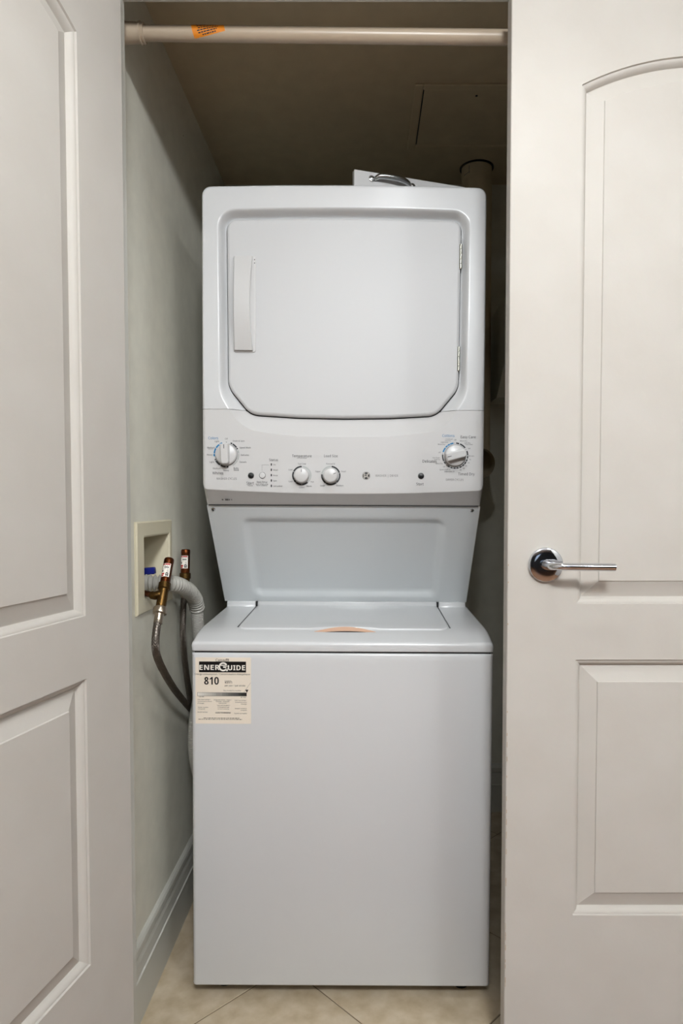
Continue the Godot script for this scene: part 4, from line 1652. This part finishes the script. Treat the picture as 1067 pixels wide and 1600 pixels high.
func build_plumbing() -> void:
	# recessed outlet box
	var d0 := 1.441
	var d1 := 1.704
	var o := thing("outlet_box", "cream recessed washer outlet box in the left closet wall", "outlet box", Vector3(-0.505, 0.886, -1.5725))
	# local: x into the room, y up, z = -(D - 1.5725)
	var face := Transform3D(Basis(Vector3.FORWARD, Vector3.UP, Vector3.RIGHT), Vector3.ZERO)   # outline (along D, up), out = +x
	var half := (d1 - d0) / 2
	var st := S()
	var outer := PackedVector2Array(rect(-half, 0, half, 0.208))
	var open := PackedVector2Array(rect(-0.086, 0.036, 0.1055, 0.172))
	grid(st, [lift(outer, 0.0, face), lift(outer, 0.003, face), lift(inset(outer, 0.003), 0.0065, face)], false)
	grid(st, [lift(inset(outer, 0.003), 0.0065, face), lift(inset(open, -0.004), 0.0075, face), lift(open, 0.004, face)], false)
	grid(st, [lift(open, 0.004, face), lift(inset(open, 0.004), -0.075, face)], false)
	fill(st, inset(open, 0.004), -0.075, face)
	obj("frame", st, M.cream, o)
	st = S()
	box(st, Vector3(-0.018, -0.0085, -0.008), Vector3(0.016, 0.0085, 0.008), 0.002, Transform3D(Basis(Vector3.BACK, 0.08), Vector3(-0.027, 0.083, -0.045)))
	var bl := obj("valve_lever", st, M.blue_plastic, o)
	bl.set_meta("label", "blue valve lever")
	st = S()
	lathe(st, [Vector2(0.01, -0.02), Vector2(0.011, -0.018), Vector2(0.011, 0.03), Vector2(0.006, 0.032), Vector2(0.006, 0.038)], Transform3D(Basis(), Vector3(-0.05, 0.044, -0.045)), 16)
	obj("valve_body", st, M.brass, o)
	# water hammer arrestors, each with its tee
	arrestor(Vector3(-0.455, 0.9, -1.4595), Vector3(-0.455, 1.0064, -1.531), 0.0115, true, "leaning copper water hammer arrestor in front of the outlet box")
	arrestor(Vector3(-0.483, 0.8905, -1.76), Vector3(-0.483, 1.0123, -1.774), 0.0122, false, "upright copper water hammer arrestor behind the grey drain hose")
	# braided supply hoses
	supply_hose([Vector3(-0.455, 0.886, -1.451), Vector3(-0.455, 0.868, -1.436), Vector3(-0.455, 0.839, -1.4235), Vector3(-0.455, 0.81, -1.4265), Vector3(-0.4565, 0.769, -1.4665), Vector3(-0.4635, 0.69, -1.58), Vector3(-0.472, 0.605, -1.725), Vector3(-0.474, 0.53, -1.85), Vector3(-0.472, 0.46, -1.95), Vector3(-0.46, 0.42, -2.08), Vector3(-0.44, 0.42, -2.2), Vector3(-0.40, 0.43, -2.27)], 0.0075, true, "braided steel hose curving from the leaning arrestor")
	supply_hose([Vector3(-0.484, 0.887, -1.759), Vector3(-0.484, 0.843, -1.746), Vector3(-0.484, 0.768, -1.744), Vector3(-0.4885, 0.668, -1.79), Vector3(-0.4925, 0.567, -1.85), Vector3(-0.4925, 0.46, -1.9), Vector3(-0.485, 0.37, -2.02), Vector3(-0.445, 0.36, -2.15), Vector3(-0.4, 0.36, -2.27)], 0.0072, false, "braided steel hose hanging straight from the upright arrestor")
	# grey corrugated drain hose
	var t := thing("drain_hose", "grey corrugated drain hose bending from the outlet box to the washer", "hose")
	var pts := spline([Vector3(-0.562, 0.943, -1.562), Vector3(-0.53, 0.946, -1.56), Vector3(-0.505, 0.947, -1.56), Vector3(-0.48, 0.945, -1.568), Vector3(-0.46, 0.938, -1.602), Vector3(-0.45, 0.915, -1.668), Vector3(-0.448, 0.887, -1.725), Vector3(-0.448, 0.856, -1.752)], 44)
	var rad := PackedFloat32Array()
	var run := 0.0
	for i in pts.size():
		if i > 0:
			run += pts[i].distance_to(pts[i - 1])
		var u := fmod(run / 0.0098, 1.0)
		rad.append(0.0132 + 0.0074 * (1.0 - absf(u * 2 - 1)))
	var st2 := S()
	tube(st2, pts, rad, 22)
	obj("wide_bellows", st2, M.grey_pvc, t)
	var p2 := spline([Vector3(-0.448, 0.858, -1.752), Vector3(-0.4485, 0.83, -1.757), Vector3(-0.4495, 0.775, -1.775), Vector3(-0.4485, 0.70, -1.798), Vector3(-0.446, 0.63, -1.765), Vector3(-0.4445, 0.56, -1.702), Vector3(-0.444, 0.47, -1.703), Vector3(-0.44, 0.38, -1.765), Vector3(-0.43, 0.29, -1.93), Vector3(-0.4, 0.27, -2.24)], 90)
	var r2 := PackedFloat32Array()
	run = 0.0
	for i in p2.size():
		if i > 0:
			run += p2[i].distance_to(p2[i - 1])
		r2.append(0.0150 + 0.0014 * (0.5 + 0.5 * sin(TAU * run / 0.0042)))
	st2 = S()
	tube(st2, p2, r2, 18)
	obj("ribbed_tube", st2, M.grey_pvc, t)


func arrestor(foot: Vector3, top: Vector3, r: float, branch: bool, label: String) -> void:
	var t := thing("hammer_arrestor", label, "pipe fitting", foot, "copper hammer arrestors beside the washer")
	var y := (top - foot).normalized()
	var x := y.cross(Vector3.BACK).normalized()
	var f := Transform3D(Basis(x, y, x.cross(y)), Vector3.ZERO)
	var len_ := top.distance_to(foot)
	var lo := len_ - 0.0655
	var st := S()
	lathe(st, [Vector2(r * 0.97, lo), Vector2(r * 0.97, lo + 0.052), Vector2(r, lo + 0.054), Vector2(r, len_ - 0.004), Vector2(r * 0.9, len_ - 0.0012), Vector2(r * 0.7, len_ - 0.0002), Vector2(0.0001, len_ - 0.0008)], f, 28)
	obj("capsule", st, M.copper, t)
	# brass collar and body
	st = S()
	lathe(st, [Vector2(r * 1.02, lo + 0.002), Vector2(r * 1.2, lo + 0.0005), Vector2(r * 1.22, lo - 0.013), Vector2(r * 1.05, lo - 0.0145), Vector2(r * 0.98, lo - 0.018), Vector2(r * 0.98, 0.004), Vector2(r * 0.8, 0.0)], f, 28)
	var arm: Array = [Vector3(-0.016, 0.028, -0.0125), Vector3(-0.05, 0.031, -0.0375), Vector3(-0.1, 0.032, -0.07)] if branch else [Vector3(-0.003, 0.03, 0.02), Vector3(-0.006, 0.034, 0.06), Vector3(-0.026, 0.04, 0.098), Vector3(-0.085, 0.042, 0.112)]
	tube(st, PackedVector3Array([f * Vector3(0, lo - 0.024, 0), arm[0], arm[0] + (arm[1] - arm[0]) * 0.2]), PackedFloat32Array([0.0095]), 18)
	obj("body", st, M.brass, t)
	st = S()
	tube(st, spline(arm, 6), PackedFloat32Array([0.0072]), 16)
	obj("stub_pipe", st, M.copper, t)
	# coupling nut
	st = S()
	var prof: Array = [Vector2(r * 0.9, 0.004), Vector2(0.0148, 0.003), Vector2(0.0155, 0.001), Vector2(0.0155, -0.009), Vector2(0.0146, -0.0115), Vector2(0.0105, -0.013), Vector2(0.0095, -0.016), Vector2(0.0098, -0.027), Vector2(0.0085, -0.03)] if branch else [Vector2(r * 0.9, 0.004), Vector2(0.0112, 0.002), Vector2(0.0112, -0.006), Vector2(0.009, -0.009), Vector2(0.009, -0.02), Vector2(0.0078, -0.022)]
	lathe(st, prof, Transform3D(f.basis, Vector3.ZERO), 12)
	obj("coupling_nut", st, M.nickel, t)
	# paper label round the capsule, on the side that faces the room
	st = S()
	var red := S()
	var ink := S()
	var mid := 0.0
	var toward := f.basis.inverse() * Vector3(0.25, 0, 1).normalized()
	mid = atan2(toward.x, toward.z) - 0.05
	var on := func(a: float, h: float, k: float) -> Vector3: return f * Vector3(sin(mid + a) * r * k, lo + h, cos(mid + a) * r * k)
	var rows: Array = []
	for h in [0.0135, 0.0475]:
		var row := PackedVector3Array()
		for k in 15:
			row.append(on.call(lerpf(-1.05, 0.62, k / 14.0), h, 1.012))
		rows.append(row)
	grid(st, rows)
	var lab := obj("label", st, M.white_ink, t)
	var dash := func(s2: SurfaceTool, a0: float, a1: float, h0: float, h1: float) -> void:
		flat_next(s2)
		for q in 3:
			var u := lerpf(a0, a1, q / 3.0)
			var v := lerpf(a0, a1, (q + 1) / 3.0)
			quad(s2, on.call(u, h0, 1.03), on.call(v, h0, 1.03), on.call(v, h1, 1.03), on.call(u, h1, 1.03))
	for d in [[-1.0, -0.55, 0.0435, 0.0465], [-0.48, 0.5, 0.0435, 0.0465], [-1.0, -0.4, 0.0185, 0.0225], [-1.0, -0.5, 0.0145, 0.0175]]:
		dash.call(red, d[0], d[1], d[2], d[3])
	for d in [[-0.9, 0.45, 0.041, 0.0418], [-0.6, 0.3, 0.036, 0.0385], [-0.8, 0.45, 0.033, 0.0336], [-0.95, -0.7, 0.026, 0.0305], [0.0, 0.35, 0.0265, 0.0275], [0.0, 0.35, 0.0295, 0.0302], [-0.15, 0.02, 0.015, 0.0225], [0.18, 0.36, 0.015, 0.0225], [-0.1, 0.3, 0.0215, 0.024], [-0.02, 0.2, 0.016, 0.0185]]:
		dash.call(ink, d[0], d[1], d[2], d[3])
	obj("red_print", red, M.red_ink, lab)
	obj("dark_print", ink, M.ink, lab)


func supply_hose(pts: Array, r: float, two: bool, label: String) -> void:
	var t := thing("supply_hose", label, "hose", pts[0], "braided water hoses beside the washer")
	var rel: Array = []
	for p in pts:
		rel.append(p - pts[0])
	var path := spline(rel, 40)
	var st := S()
	tube(st, path, PackedFloat32Array([r]), 16)
	obj("lining", st, M.braid, t)
	# braid: two sets of strands wound round the lining
	st = S()
	var strands := 10
	for hand in [-1.0, 1.0]:
		for k in strands:
			var line := PackedVector3Array()
			var side := Vector3.RIGHT
			var ang := TAU * k / strands
			for i in path.size():
				var d := (path[mini(i + 1, path.size() - 1)] - path[maxi(i - 1, 0)]).normalized()
				side = (side - d * side.dot(d)).normalized()
				var up := side.cross(d)
				if i > 0:
					ang += hand * path[i].distance_to(path[i - 1]) / r * 0.75
				line.append(path[i] + (side * cos(ang) + up * sin(ang)) * (r + 0.0001))
			tube(st, line, PackedFloat32Array([0.0009]), 4, false)
	var w := obj("wire_braid", st, M.braid, t)
	w.set_meta("kind", "stuff")
	if two:
		st = S()
		lathe(st, [Vector2(r * 1.05, 0.0), Vector2(r * 1.32, -0.001), Vector2(r * 1.32, -0.018), Vector2(r * 1.05, -0.0195)], Transform3D(Basis(Vector3.RIGHT, -0.6), Vector3(0, 0.0, 0.0)), 20)
		obj("ferrule", st, M.nickel, t)


# ---------------------------------------------------------------- small things

func build_small_things() -> void:
	# white board with a pull handle lying on the dryer
	var root := Transform3D(Basis(Vector3.BACK, deg_to_rad(-0.3)), Vector3(-0.0545, 0, -1.474))
	var t := thing("handled_board", "small white board with a chrome pull handle on top of the dryer", "board", root * Vector3(0.0181, 1.8955, -0.186))
	t.rotation = Vector3(0, 0.296, 0)
	var st := S()
	box(st, Vector3(0, 0, -0.016), Vector3(0.30, 0.0655, 0), 0.0008, Transform3D(Basis(Vector3.BACK, -0.008), Vector3.ZERO))
	obj("board", st, M.plastic, t)
	var h := Node3D.new()
	h.name = "pull_handle"
	t.add_child(h, true)
	st = S()
	var path := spline([Vector3(0.053, 0.047, 0.002), Vector3(0.056, 0.049, 0.006), Vector3(0.065, 0.052, 0.0115), Vector3(0.088, 0.0525, 0.0145), Vector3(0.115, 0.051, 0.0145), Vector3(0.134, 0.0475, 0.0115), Vector3(0.143, 0.044, 0.006), Vector3(0.146, 0.042, 0.002)], 6)
	var rad := PackedFloat32Array()
	for i in path.size():
		rad.append(0.004 + 0.0034 * sin(PI * i / (path.size() - 1.0)))
	tube(st, path, rad, 16)
	obj("bow", st, M.zinc, h)
	for p in [Vector2(0.0455, 0.0485), Vector2(0.154, 0.0445)]:
		st = S()
		lathe(st, [Vector2(0.0078, 0), Vector2(0.0078, 0.0015), Vector2(0.0068, 0.0024), Vector2(0.0055, 0.0026), Vector2(0.0001, 0.0026)], Transform3D(Basis(Vector3.RIGHT, PI / 2), Vector3(p.x, p.y, 0)), 24)
		obj("fixing_plate", st, M.zinc, h)
		st = S()
		lathe(st, [Vector2(0.0044, 0.0026), Vector2(0.004, 0.004), Vector2(0.0001, 0.0048)], Transform3D(Basis(Vector3.RIGHT, PI / 2), Vector3(p.x, p.y, 0)), 16)
		obj("screw", st, M.zinc, h)
